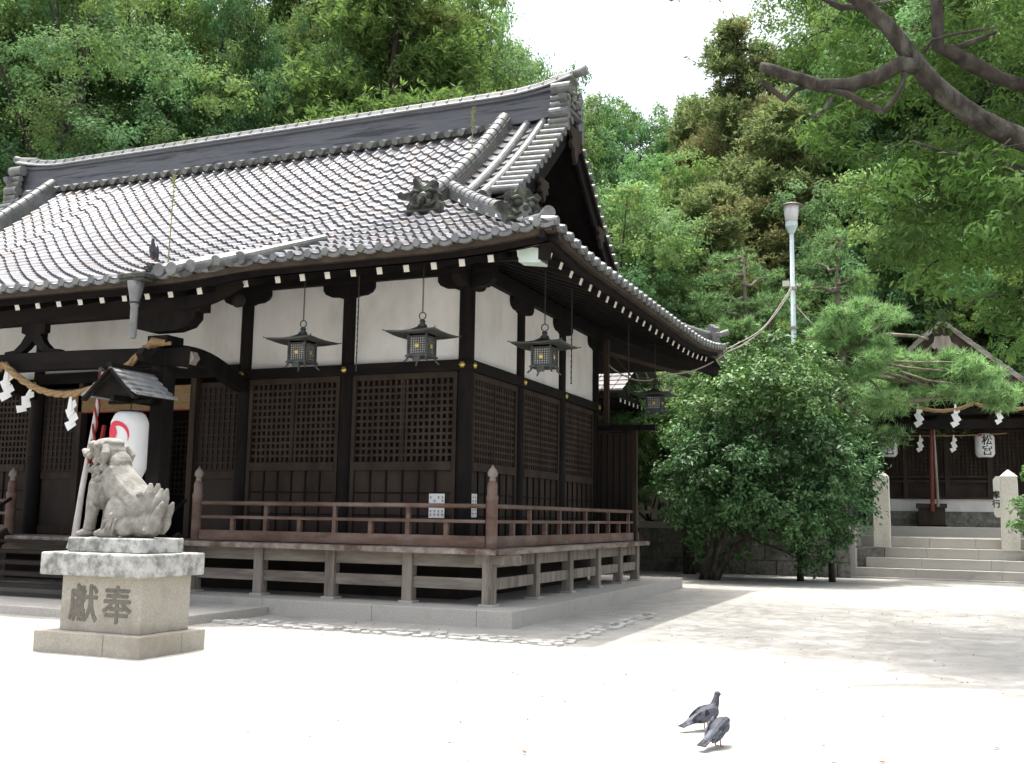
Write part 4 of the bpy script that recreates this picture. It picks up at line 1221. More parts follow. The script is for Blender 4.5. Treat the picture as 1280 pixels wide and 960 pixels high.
# bell rope
root = thing('bell_rope', (-7.1, -1.0, 1.0), 'red and white bell rope hanging behind the lion statue', 'bell rope')
b = MB(); b.tube([(-6.70, -1.02, 3.75), (-6.84, -1.02, 2.8), (-6.98, -1.02, 1.9), (-7.08, -1.02, 1.0)], [.035, .04, .045, .06], 10); b.tube([(-7.07, -1.02, 1.1), (-7.1, -1.02, .95)], [.075, .1], 10); b.build('white_cord', m_cloth, root, smooth=True)
b = MB(); b.add([(-6.70, -.98, 2.9), (-6.655, -.98, 2.9), (-6.86, -.98, 1.2), (-6.95, -.98, 1.2), (-6.70, -.93, 2.9), (-6.655, -.93, 2.9), (-6.86, -.93, 1.2), (-6.95, -.93, 1.2)], [(0, 1, 2, 3), (4, 7, 6, 5), (0, 3, 7, 4), (1, 5, 6, 2), (0, 4, 5, 1), (3, 2, 6, 7)]); b.build('red_cloth', m_redcloth, root)
b = MB()
for s in range(2):
    b.tube([(-6.72-.13*t+.03*math.cos(t*18+s*3.14), -1.03+.03*math.sin(t*18+s*3.14), 3.8-1.6*t) for t in np.linspace(0, 1, 40)], .018, 6)
b.build('twisted_cord', m_redcloth, root)
b = MB(); b.sphere((-6.74, -1.02, 3.78), .06, 12, 8); b.build('bell', m_bronze, root, smooth=True)

# ------------------------------------------------------------------ lion statue
def pedestal():
    root = thing('stone_pedestal', (-3.0, -4.22, 0), 'three tiered granite pedestal with carved characters under the lion statue', 'pedestal')
    b = MB(); b.box(-3.80, -2.80, -4.76, -3.70, -.05, .225); b.box(-2.797, -2.29, -4.76, -4.10, -.05, .225); b.box(-2.797, -2.29, -4.097, -3.70, -.05, .222); b.build('base_block', m_stoned, root, bevel=.012)
    b = MB(); b.box(-3.56, -2.42, -4.63, -3.84, .224, .835); b.build('inscribed_block', m_stoned, root, bevel=.01)
    b = MB(); b.box(-3.79, -2.33, -4.75, -3.72, .834, 1.085); b.build('cap_slab', m_lichen, root, bevel=.02)
    for ch, xc in (('獻', -3.235), ('奉', -2.755)):
        m = MB()
        for q, (sx, sz) in enumerate(((0, 0), (.007, .002), (-.007, -.002), (.002, .008), (-.002, -.008), (.011, .004))):
            vs, fs = text_mesh(ch, .43, (xc+sx, -4.6315-.0006*q, .535+sz), (1, 0, 0), (0, 0, 1), (0, .004, 0)); m.add(vs, fs)
        m.build('carved_character', m_carve, root)
pedestal()
def lion():
    root = thing('lion_statue', (-3.05, -4.22, 1.085), 'lichen spotted stone guardian lion seated on the pedestal facing left', 'lion statue')
    b = MB(); b.box(-3.60, -2.50, -4.56, -3.90, 1.086, 1.25); b.build('plinth_slab', m_lichen, root, bevel=.015)
    Y = -4.24; P = []
    def S(x, y, z, a, b_, c, rot=None): P.append(('s', (x, Y+y, z), (a, b_, c)) + ((rot,) if rot is not None else ()))
    def T(pts, r): P.append(('t', [(x, Y+y, z) for x, y, z in pts], r))
    T([(-2.78, 0, 1.50), (-2.84, 0, 1.60), (-3.00, 0, 1.72), (-3.16, 0, 1.86), (-3.26, 0, 2.00)], [.17, .20, .21, .21, .19])
    S(-3.40, 0, 1.80, .19, .19, .24); S(-2.80, 0, 1.42, .17, .18, .18); S(-3.20, 0, 2.08, .12, .15, .16)
    # head: flat skull, muzzle with open jaws
    S(-3.36, 0, 2.20, .20, .165, .18); S(-3.38, 0, 2.335, .19, .14, .065)
    S(-3.56, -.02, 2.22, .12, .11, .07); S(-3.66, -.03, 2.225, .06, .08, .045); S(-3.705, -.035, 2.25, .04, .05, .03)
    S(-3.54, -.02, 2.035, .11, .09, .035, Euler((0, -.28, 0)).to_matrix()); S(-3.64, -.02, 2.07, .04, .06, .03)
    S(-3.45, 0, 2.06, .10, .12, .09)
    for sy in (-1, 1):
        S(-3.50, sy*.125, 2.315, .07, .055, .045)                    # brow roll
        S(-3.38, sy*.165, 2.295, .068, .05, .06); S(-3.38, sy*.215, 2.295, .032, .02, .03)   # big curl over the eye
        S(-3.525, sy*.115, 2.262, .032, .03, .026)                    # eye
        S(-3.62, sy*.075-.02, 2.20, .05, .04, .035); S(-3.55, sy*.10-.02, 2.175, .04, .03, .03)
        T([(-3.28, sy*.155, 2.30), (-3.235, sy*.205, 2.20), (-3.25, sy*.20, 2.09)], [.04, .05, .022])   # folded ear
        for cx, cz, r, yy in ((-3.46, 2.04, .048, .12), (-3.375, 2.02, .052, .15), (-3.29, 2.05, .05, .165), (-3.33, 2.135, .045, .17), (-3.42, 2.12, .042, .15), (-3.44, 1.95, .042, .13), (-3.36, 1.92, .046, .15), (-3.27, 1.95, .046, .165), (-3.20, 2.02, .045, .165), (-3.40, 1.85, .038, .15), (-3.31, 1.84, .04, .165), (-3.49, 1.98, .034, .09)):
            S(cx, sy*yy, cz, r, r*.8, r); S(cx-.008, sy*(yy+r*.72), cz, r*.42, r*.36, r*.42)
        S(-3.63, sy*.055-.02, 2.155, .013, .012, .028); S(-3.60, sy*.05-.02, 2.075, .012, .012, .024)
        # front leg and paw
        T([(-3.38, sy*.115, 1.86), (-3.43, sy*.135, 1.66), (-3.455, sy*.135, 1.48), (-3.475, sy*.135, 1.34)], [.115, .085, .068, .068])
        S(-3.515, sy*.135, 1.30, .095, .07, .05)
        for q in (-1, 0, 1): S(-3.59, sy*.135+q*.04, 1.285, .042, .021, .034)
        T([(-3.42, sy*.19, 1.68), (-3.38, sy*.2, 1.60), (-3.33, sy*.19, 1.56)], [.03, .028, .012])
        # haunch, hind leg
        S(-3.05, sy*.165, 1.52, .165, .085, .215); S(-2.95, sy*.15, 1.38, .15, .09, .12)
        T([(-3.02, sy*.19, 1.32), (-3.20, sy*.19, 1.295)], [.07, .055]); S(-3.23, sy*.19, 1.285, .075, .06, .042)
        for cx, cz, h in ((-3.12, 1.36, .10), (-3.07, 1.38, .13), (-3.02, 1.37, .11)): T([(cx, sy*.245, cz-.07), (cx+.015, sy*.258, cz), (cx+.04, sy*.25, cz+h*.8)], [.016, .019, .010])
        S(-3.135, sy*.25, 1.43, .028, .016, .028); S(-3.05, sy*.255, 1.50, .026, .016, .026)
    # upright flame tail
    S(-2.68, 0, 1.42, .11, .12, .17); S(-2.68, 0, 1.60, .10, .11, .14)
    def leaf(x0, z0, x1, z1, y, w):
        T([(x0, y, z0), (x0*.6+x1*.4, y, z0*.6+z1*.4), (x0*.25+x1*.75, y, z0*.25+z1*.75), (x1, y, z1)], [w*.9, w*1.15, w*.95, w*.3])
    for y in (-.085, .085):
        leaf(-2.72, 1.45, -2.68, 1.87, y*.7, .062); leaf(-2.64, 1.42, -2.53, 1.81, y*.5, .055); leaf(-2.62, 1.34, -2.47, 1.66, y, .048); leaf(-2.62, 1.31, -2.50, 1.47, y, .042)
        for cx, cz, r in ((-2.78, 1.74, .045), (-2.79, 1.63, .05), (-2.78, 1.50, .05), (-2.76, 1.37, .055), (-2.66, 1.34, .05)): S(cx, y*1.35, cz, r, r*.8, r); S(cx, y*1.35+(r*.7 if y > 0 else -r*.7), cz, r*.4, r*.35, r*.4)
    blob('lion_body', m_lion, root, P, .0075, 1)
lion()

# ------------------------------------------------------------------ pigeons
def featmat():
    m = mat('pigeon_plumage', (.24, .24, .26), (.5, .5, .53), scale=60, rough=.6, attr='col', bump=.001, bscale=120)
    return m
m_feather = featmat()
m_pink = mat('pink_bird_leg', (.35, .10, .08), rough=.6)
def pigeon(x, y, z, yaw, label, upright=.0, speck=False, head_up=0.0):
    root = thing('pigeon', (x, y, z), label, 'pigeon')
    cs, sn = math.cos(yaw), math.sin(yaw)
    def W_(p): return (x+p[0]*cs-p[1]*sn, y+p[0]*sn+p[1]*cs, z+p[2])
    rt = Matrix.Rotation(yaw, 3, 'Z') @ Matrix.Rotation(-.35-upright, 3, 'Y')
    P = [('s', W_((0, 0, .125)), (.125, .062, .062), rt), ('s', W_((.06, 0, .145)), (.065, .058, .062)),
         ('t', [W_((.07, 0, .15)), W_((.10, 0, .20+head_up*.5)), W_((.115, 0, .245+head_up))], [.05, .034, .024]),
         ('s', W_((.122, 0, .262+head_up)), (.028, .023, .024)),
         ('t', [W_((.14, 0, .262+head_up)), W_((.172, 0, .252+head_up))], [.010, .003]),
         ('t', [W_((-.08, 0, .10)), W_((-.16, 0, .075)), W_((-.235, 0, .045))], [.04, .028, .016]),
         ('m', [W_(p) for p in ((-.1, -.03, .095), (-.1, .03, .095), (-.25, .042, .045), (-.25, -.042, .045), (-.1, -.03, .078), (-.1, .03, .078), (-.25, .042, .034), (-.25, -.042, .034))], [(0, 1, 2, 3), (4, 7, 6, 5), (0, 4, 5, 1), (1, 5, 6, 2), (2, 6, 7, 3), (3, 7, 4, 0)])]
    def colr(p):
        dx, dy = p.x-x, p.y-y; u = dx*cs+dy*sn; h = p.z-z
        if u > .085 and h > .17: return (.10, .13, .14, 1) if h < .235 else (.12, .13, .16, 1)
        if u > .135: return (.10, .09, .09, 1)
        if u < -.20: return (.07, .075, .09, 1)
        if u < -.1: return (.22, .24, .28, 1)
        return (.13, .14, .17, 1)
    blob('pigeon_body', m_feather, root, P, .0065, 2, colfn=colr)
    for s in (-1, 1):
        mb = MB(); mb.sphere((0, 0, 0), 1, 18, 12, sc=(.125, .016, .05), rot=Matrix.Rotation(-.12-upright, 3, 'Y'))
        mb.v = [W_((v[0]*(1.0)-.03, s*(.056)+v[1]-s*max(0, -v[0])*.22, .128+v[2]+v[0]*.22)) for v in mb.v]
        cols = []
        for f in mb.f:
            cx_ = sum(mb.v[i][0] for i in f)/len(f)-x; cy_ = sum(mb.v[i][1] for i in f)/len(f)-y; u = cx_*cs+cy_*sn
            rg = random.Random(int(u*9000)+len(cols))
            if speck: c = random.choice(((.07, .075, .09), (.30, .32, .36), (.10, .11, .13), (.18, .2, .23)))
            elif -.10 < u < -.075 or -.05 < u < -.03: c = (.04, .04, .05)
            elif u < -.11: c = (.08, .085, .10)
            else: c = (.20, .22, .26)
            cols.append((*c, 1))
        mb.build('wing', m_feather, root, cols=cols, smooth=False)
        lg = MB(); lg.tube([W_((.0, s*.022, .08)), W_((.005, s*.022, .008))], .005, 6)
        for a in (-.5, 0, .5): lg.tube([W_((.005, s*.022, .006)), W_((.005+.03*math.cos(a), s*.022+.03*math.sin(a), .003))], .003, 5)
        lg.build('leg', m_pink, root)
        e = MB(); e.sphere(W_((.134, s*.020, .266+head_up)), .003, 8, 6); e.build('eye', m_red, root)
    return root
_a = pigeon(4.12, -6.20, 0, R_(72), 'speckled dark pigeon seen from behind, nearest on the sand', speck=True, upright=.25, head_up=-.08)
_b = pigeon(3.92, -5.66, 0, R_(48), 'slender grey pigeon in profile with raised head, behind the other pigeon', head_up=.02)
_a.scale = (.92,)*3; _b.scale = (.9,)*3
_z = zfront(-5.25, -1.55)+.10
pigeon(-5.30, -1.60, _z+.12, R_(-60), 'pigeon perched on the eave tile above the rain funnel', upright=.5, head_up=.03)

# rock, litter
def rock():
    mb = MB(); bm = bmesh.new(); bmesh.ops.create_icosphere(bm, subdivisions=3, radius=1); rg = random.Random(9)
    from mathutils import noise
    for v in bm.verts:
        n_ = noise.noise(v.co*1.6)*.22+noise.noise(v.co*4)*.07
        v.co = Vector((v.co.x*.30*(1+n_), v.co.y*.22*(1+n_), v.co.z*.085*(1+n_)))+Vector((6.10, -6.22, .0))
    mb.v = [tuple(v.co) for v in bm.verts]; mb.f = [tuple(v.index for v in f.verts) for f in bm.faces]; bm.free()
    o = mb.build('rock', m_stone, smooth=True); tag(o, 'pale flat rock half buried in the sand at the bottom right corner', 'rock')
rock()
def litter():
    rg = random.Random(31); mb = MB(); cols = []
    spots = [at for at in ((5.2, -6.2), (4.9, -6.3), (5.6, -6.6), (5.75, -6.4), (4.4, -5.0), (5.1, -4.4), (5.9, -5.4), (2.4, -6.9), (3.0, -7.0))]
    for k in range(520):
        if k < len(spots): x, y = spots[k]; s = .035
        else:
            x = rg.uniform(-3, 8.5); y = rg.uniform(-7.5, 10); s = rg.uniform(.008, .028)
            if x < .2 and y > -.1: continue
        a = rg.random()*6.28; n = 6
        vs = [(x, y, .014)]+[(x+math.cos(a+2*math.pi*j/n)*s*(1 if j % 3 == 0 else .45), y+math.sin(a+2*math.pi*j/n)*s*(1 if j % 3 == 0 else .45), .004+rg.random()*.014) for j in range(n)]
        mb.add(vs, [(0, 1+j, 1+(j+1) % n) for j in range(n)])
        c = rg.choice(((.13, .08, .05), (.20, .06, .04), (.09, .08, .06), (.16, .14, .10), (.3, .29, .27), (.22, .2, .17))); cols += [(*c, 1)]*n
    o = mb.build('leaf_litter', mat('dry_leaf', (1, 1, 1), rough=.9, attr='col'), base=(3, 0, 0), cols=cols); tag(o, 'scattered dry leaves and twigs on the sand', kind='stuff')
litter()

# weeds rooted in the tiles
def weed(x, y, h, label, lean):
    mb = MB(); cols = []; rg = random.Random(int(h*100)); z0 = zfront(x, y)+.02
    pts = [(x+lean*t*h, y, z0+h*t) for t in np.linspace(0, 1, 10)]
    root = thing('weed', (x, y, z0), label, 'weed')
    mb.tube(pts, [.014*(1-.6*t) for t in np.linspace(0, 1, 10)], 5); mb.build('stem', mat('dry_weed_stem', (.22, .22, .10), rough=.9), root)
    l = MB()
    for k in range(90):
        t = 1-rg.random()**2*.42; p = Vector(pts[0]).lerp(Vector(pts[-1]), t); a = rg.random()*6.28
        d = Vector((math.cos(a), math.sin(a), .8)).normalized(); r = d.cross(Vector((0, 0, 1))).normalized()
        L = rg.uniform(.04, .09)
        l.add([p, p+d*L*.5+r*.014, p+d*L, p+d*L*.5-r*.014], [(0, 1, 2, 3)])
    l.build('leaves', mat('weed_leaf', (.22, .25, .09), (.30, .32, .14), rough=.8), root)
weed(-2.62, 3.9, .98, 'pale weed growing on the roof beside the descending ridge', .03)
weed(-5.95, -.55, 1.5, 'thin tall weed growing on the front tiles above the porch', .02)

# lamp post
def lamp_post():
    base = atd(995, 560, 33.0); bx, by = base.x, base.y
    top = 11.0
    root = thing('street_lamp', (bx, by, 1.5), 'tall pale blue green lamp post behind the glossy bush', 'lamp post')
    tz = atd(989, 262, 33.0); lx = tz.x-bx
    H = tz.z
    P = lambda t: (bx+lx*t, by+(tz.y-by)*t, H*t)
    b = MB(); b.tube([P(.12), P(.5), P(.965)], [.10, .085, .065], 14); b.build('pole', m_lamp, root, smooth=True)
    c = Vector(P(.94)); b = MB(); b.lathe(c, [(.08, -.1), (.15, .05), (.19, .12), (.19, .26), (.17, .28)], 18); b.build('lamp_collar', m_lamp, root, smooth=False)
    b = MB(); b.lathe(c+Vector((0, 0, .28)), [(.19, 0), (.24, .50), (.22, .52)], 18); b.build('lamp_glass', mat('frosted_lamp_glass', (.62, .60, .62), rough=.4), root, smooth=True)
    b = MB(); b.lathe(c+Vector((0, 0, .80)), [(.36, -.02), (.37, .0), (.24, .06), (.06, .12), (.03, .13)], 22); b.build('lamp_hood', mat('rusted_hood', (.22, .19, .17), rough=.7), root)
    for t in (.77, .66, .55):
        c = Vector(P(t)); b = MB(); b.lathe(c, [(.12, 0), (.13, .01), (.13, .09), (.12, .1)], 12); b.build('clamp', m_cable, root)
    c = Vector(P(.79)); b = MB(); b.box(c.x-.3, c.x-.1, c.y-.1, c.y+.1, c.z-.1, c.z+.08); b.tube([c+Vector((.1, 0, -.05)), c+Vector((.22, 0, -.1)), c+Vector((.24, 0, -.02))], .03, 6); b.build('insulator', m_postst, root)
    return P
LP_ = lamp_post()
a = Vector(LP_(.78)); e = Vector((.95, 10.85, 5.55)); f = Vector((.3, 10.0, 5.05)); g = Vector((-1.17, 8.1, 4.95))
b = MB(); pts = sag(a, e, .35, 24)+sag(e, (.05, 8.6, 4.75), .15, 14)[1:]+sag((.05, 8.6, 4.75), g, .25, 12)[1:]
b.tube(pts, .017, 6); b.tube([p+Vector((.0, .0, .07+.03*math.sin(i*.4))) for i, p in enumerate(pts[:26])], .011, 6)
o = b.build('overhead_cable', m_cable, smooth=True); tag(o, 'double grey cable sagging from the lamp post to the far roof corner', 'cable')
b = MB(); b.tube(sag(a+Vector((0, 0, -.5)), atd(1058, 446, 31.5), .05, 10), .018, 5); o = b.build('guy_wire', m_cable); tag(o, 'single straight wire running down right from the lamp post', 'wire')
# ================================================================== SMALL SHRINE ON THE TERRACE
def small_shrine():
    cx = 5.72; root = thing('small_shrine', (cx, 24, 1.16), 'small dark timber shrine with steep brown gable, up beyond the stone steps', 'small shrine')
    pk = 7.98
    def rz(d): return pk-.90*abs(d)+.012*d*d
    Y0, Y1 = 21.5, 27.5
    # foundation
    b = MB(); b.box(2.7, 8.7, 21.9, 27.4, 1.0, 1.47); b.build('foundation_slab', m_stone, root, bevel=.015)
    b = MB(); b.box(3.2, 8.25, 23.0, 27.2, 1.469, 1.96); b.build('foundation_stone', m_wallst, root)
    b = MB(); b.box(3.4, 8.05, 22.98, 23.02, 1.962, 2.36); b.build('plaster_band', m_plaster, root)
    b = MB(); b.box(3.3, 8.15, 23.03, 27, 1.962, 6.0); b.build('wall', m_board, root)
    # front lattice doors
    f = MB()
    for x in (3.35, 4.45, 5.72, 6.98, 8.08): f.box(x-.07, x+.07, 22.9, 23.0, 2.36, 5.0)
    for z in (2.36, 2.9, 3.05, 4.5, 4.9): f.box(3.3, 8.15, 22.93, 22.99, z, z+.08)
    f.build('door_frame', m_wall_wood, root)
    g = MB(); x = 3.45
    while x < 8.0: g.box(x-.018, x+.018, 22.95, 22.975, 3.12, 4.5); x += .125
    z = 3.2
    while z < 4.5: g.box(3.4, 8.05, 22.96, 22.98, z-.016, z+.016); z += .125
    g.build('lattice', m_wall_wood, root)
    # porch columns, beams
    for x in (3.15, 8.25):
        b = MB(); b.box(x-.12, x+.12, 21.85, 22.09, 1.47, 5.0); b.build('porch_column', m_wood, root, bevel=.015)
        b = MB(); b.beam((x, 22, 4.6), (x, 23, 4.4), .14, .2); b.build('tie_beam', m_wood, root)
    b = MB(); b.box(2.5, 8.9, 21.88, 22.06, 4.55, 4.82); b.build('porch_beam', m_woodh, root)
    b = MB(); b.box(2.3, 9.1, 21.86, 22.08, 5.0, 5.18); b.build('porch_plate', m_woodh, root)
    for x in (4.2, 5.72, 7.2):
        b = MB(); b.prism([(-.3, 0), (-.22, .12), (-.2, .19), (.2, .19), (.22, .12), (.3, 0)], (x, 21.9, 4.82), (1, 0, 0), (0, 0, 1), (0, .14, 0)); b.build('frog_leg_strut', m_wood, root)
    # roof slopes with tile courses
    for s in (-1, 1):
        mb = MB(); cols = []; rg = random.Random(5+s); st = .28; n = int(3.6/st)
        ysx = np.arange(Y0, Y1, .3)
        for k in range(n):
            d0, d1 = k*st, (k+1)*st+.03
            for y in ysx:
                g = .7+.4*rg.random()
                pr_ = [(0, .0), (.06, .05), (.12, 0), (.2, -.015), (.3, 0)]
                vs = []
                for a, h in pr_: vs.append((cx+s*d0, y+a, rz(d0)+h+.02)); vs.append((cx+s*d1, y+a, rz(d1)+h+.055)); vs.append((cx+s*d1, y+a, rz(d1)+h+.015))
                fs = []
                for i in range(4): fs += [(i*3, i*3+1, i*3+4, i*3+3), (i*3+1, i*3+2, i*3+5, i*3+4)]
                mb.add(vs, fs); cols += [(g, g, g, 1)]*len(fs)
        mb.build('tile_slope', m_tile, root, cols=cols)
        b = MB(); vs = []
        for y in (Y0+.05, Y1):
            for d in np.linspace(0, 3.6, 10): vs.append((cx+s*d, y, rz(d)-.06))
        b.add(vs, [(j, j+1, 10+j+1, 10+j) for j in range(9)]); b.build('roof_board', m_wood, root)
        # broad barge board, lighter edge strip
        ds = np.linspace(0, 3.65, 14)
        for nm, y, z0, z1, mt_ in (('barge_board', Y0+.02, -.10, -.52, m_wall_wood), ('barge_edge', Y0-.04, .03, -.12, m_greyh), ('barge_trim', Y0-.0, -.46, -.56, m_greyh)):
            b = MB(); vs = []
            for d in ds: vs += [(cx+s*d, y, rz(d)+z0), (cx+s*d, y, rz(d)+z1), (cx+s*d, y+.06, rz(d)+z1), (cx+s*d, y+.06, rz(d)+z0)]
            fs = [(i*4+j, i*4+(j+1) % 4, (i+1)*4+(j+1) % 4, (i+1)*4+j) for i in range(13) for j in range(4)]+[(0, 1, 2, 3), (55, 54, 53, 52)]
            b.add(vs, fs); b.build(nm, mt_, root)
    b = MB(); b.add([(cx-2.9, Y0+.9, 5.1), (cx+2.9, Y0+.9, 5.1), (cx, Y0+.9, pk-.3)], [(0, 1, 2)]); b.build('gable_wall', m_board, root)
    b = MB(); b.box(cx-2.4, cx+2.4, Y0+.5, Y0+.7, 5.35, 5.6); b.box(cx-.1, cx+.1, Y0+.5, Y0+.65, 5.6, 7.0); b.build('gable_beam', m_wood, root)
    b = MB(); b.sweep([(cx, y, pk+.03) for y in (Y0-.12, Y1)], stack_section(.28, .22, .10)); b.build('roof_ridge', m_tiled, root)
    gp = [(-.22, 0), (-.26, -.2), (-.34, -.3), (-.24, -.42), (-.16, -.36), (-.12, -.55), (0, -.66), (.12, -.55), (.16, -.36), (.24, -.42), (.34, -.3), (.26, -.2), (.22, 0)]
    b = MB(); b.prism(gp, (cx, Y0-.02, pk-.52), (1, 0, 0), (0, 0, 1), (0, -.07, 0)); b.build('gable_pendant', m_grey, root)
    for x in np.arange(2.4, 9.1, .42):
        d = abs(x-cx)
    b = MB()
    for s in (-1, 1): b.box(cx+s*3.3-.02, cx+s*3.3+.02, Y0+.1, Y1, 4.78, 4.86)
    b.build('eave_batten', m_grey, root)
    return cx
cx = small_shrine()
# things at the small shrine
G = 'zigzag papers on the small shrine rope'
def sz(x): return 5.08+.0
segs = [(2.6, 4.75), (4.75, 6.55), (6.55, 8.7)]
pts = []
for a, c in segs:
    for t in np.linspace(0, 1, 26): pts.append((a+(c-a)*t, 21.42, 5.30-.22*4*t*(1-t)))
straw_rope('straw_rope', pts, .06, 'straw rope in three shallow loops across the small shrine gable')
for i, (px, lab) in enumerate(((1091, 'small zigzag paper at the left end of the small shrine rope'), (1147, 'large zigzag paper second from the left on the small shrine rope'), (1194, 'large zigzag paper third from the left on the small shrine rope'), (1249, 'zigzag paper at the right end of the small shrine rope above a lantern'))):
    p = atd(px, 505, 34.8); x = (px-640)
    d = ray(px, 505); k = (21.40-EYE[1])/d[1]; xx = EYE[0]+d[0]*k; zz = EYE[2]+d[2]*k
    zigzag(xx, 21.38, zz-.05, .95 if i in (1, 2) else .8, lab, G, yaw=(.1, -.2, .15, .4)[i])
for px, lab in ((1150, 'small zigzag paper on the inner rope left of the bell rope'), (1192, 'small zigzag paper on the inner rope right of the bell rope')):
    d = ray(px, 545); k = (22.3-EYE[1])/d[1]
    zigzag(EYE[0]+d[0]*k, 22.3, EYE[2]+d[2]*k, .72, lab, 'zigzag papers on the inner rope', yaw=.3)
b = MB(); b.tube(sag((3.9, 22.34, 4.42), (7.5, 22.34, 4.42), .05, 12), .022, 6); o = b.build('inner_rope', m_straw); tag(o, 'thin inner rope stretched before the small shrine doors', 'rope')
def shrine_lantern(px, lab):
    d = ray(px, 557); k = (22.5-EYE[1])/d[1]; x = EYE[0]+d[0]*k; z = EYE[2]+d[2]*k
    r = paper_lantern(x, 22.5, z-.38, z+.38, .29, lab, 'white paper lanterns at the small shrine', hang=.45)
    for ch, dz in (('松', .16), ('宮', -.16)):
        vs, fs = text_mesh(ch, .33, (0, 0, 0), (1, 0, 0), (0, 1, 0), (0, 0, .001), offset=.006)
        v2, f2 = on_cyl((vs, fs, ), x, 22.5, .297, R_(-90)+(.25 if px < 1150 else .22), z+dz)
        m = MB(); m.add(v2, f2); m.build('lettering', m_ink, r)
    m = MB(); m.sphere((x-.13, 22.5-.24, z+.31), .05, 8, 6, (1.3, .3, .8)); m.build('red_mark', m_red, r)
shrine_lantern(1110, 'white paper lantern left of the small shrine doors')
shrine_lantern(1231, 'white paper lantern right of the small shrine doors')
# bell rope and offering box
root = thing('bell_rope', (5.25, 22.1, 2.2), 'red and brown bell rope hanging over the offering box of the small shrine', 'bell rope')
b = MB(); b.tube([(5.30, 22.1, 4.6), (5.28, 22.1, 3.4), (5.25, 22.1, 1.95)], [.05, .055, .065], 8); b.build('red_cloth', m_dullred, root)
b = MB(); b.tube([(5.38, 22.05, 4.6), (5.40, 22.05, 3.4), (5.42, 22.05, 2.1)], [.02, .035, .045], 8); b.build('straw_cord', m_grey, root)
root = thing('offering_box', (5.22, 22.45, 1.47), 'grey wooden offering box on the small shrine step below the bell rope', 'offering box')
b = MB(); b.box(4.82, 5.62, 22.2, 22.7, 1.475, 2.10); b.build('box_body', m_wall_wood, root, bevel=.01)
b = MB(); b.box(4.76, 5.68, 22.14, 22.2, 2.06, 2.2); b.box(4.76, 5.68, 22.7, 22.76, 2.06, 2.2); b.box(4.76, 4.82, 22.2, 22.7, 2.06, 2.2); b.box(5.62, 5.68, 22.2, 22.7, 2.06, 2.2)
for k in range(9): b.box(4.86+k*.085, 4.89+k*.085, 22.2, 22.7, 2.13, 2.16)
b.build('slatted_top', m_wall_wood, root)
b = MB(); b.box(4.78, 5.66, 22.17, 22.73, 1.4725, 1.53); b.build('box_foot', m_wood, root)
# rounded sign behind the right gate post
root = thing('notice_board', (6.98, 19.4, 1.16), 'rounded white sign board half hidden by the right gate post', 'sign board')
b = MB(); poly = [(-.2, -.5), (-.14, -.58), (.14, -.58), (.2, -.5), (.2, .5), (.12, .6), (-.12, .6), (-.2, .5)]
b.prism(poly, (7.12, 19.45, 2.35), (1, 0, 0), (0, 0, 1), (0, .04, 0)); b.build('board', m_ac, root)
b = MB(); b.box(7.09, 7.15, 19.5, 19.55, 1.16, 1.8); b.build('stake', m_wood, root)
vs, fs = text_mesh('奉', .24, (6.99, 19.445, 2.42), (1, 0, 0), (0, 0, 1), (0, .004, 0), offset=.005); m = MB(); m.add(vs, fs); m.build('lettering', m_ink, root)
vs, fs = text_mesh('行', .24, (6.99, 19.445, 2.16), (1, 0, 0), (0, 0, 1), (0, .004, 0), offset=.005); m = MB(); m.add(vs, fs); m.build('lettering', m_ink, root)

# tall stone lantern on the terrace between hall and bush
root = thing('stone_lantern', (-2.5, 18.6, 1.5), 'tall pale stone lantern on the terrace between the hall and the glossy bush', 'stone lantern')
x, y = -2.5, 18.6
for nm, prf, n in (('base', [(.75, 1.5), (.75, 1.75), (.55, 1.8), (.55, 2.0), (.35, 2.1)], 6), ('shaft', [(.27, 2.1), (.24, 2.6), (.28, 2.7), (.24, 2.8), (.27, 3.4)], 16),
                   ('platform', [(.3, 3.4), (.62, 3.75), (.64, 3.95), (.5, 3.97)], 6), ('cap', [(.45, 4.55), (1.0, 4.62), (1.02, 4.72), (.55, 4.98), (.25, 5.2)], 6), ('jewel', [(.2, 5.2), (.28, 5.35), (.2, 5.5), (.26, 5.62), (.15, 5.8), (.02, 5.95)], 14)):
    b = MB(); b.lathe((x, y, 0), prf, n); b.build(nm, m_stone if nm != 'jewel' else m_stoned, root)
b = MB()
for a in range(6): b.box(x+.36*math.cos(a*math.pi/3)-.07, x+.36*math.cos(a*math.pi/3)+.07, y+.36*math.sin(a*math.pi/3)-.07, y+.36*math.sin(a*math.pi/3)+.07, 3.96, 4.56)
b.build('fire_box', m_stone, root)

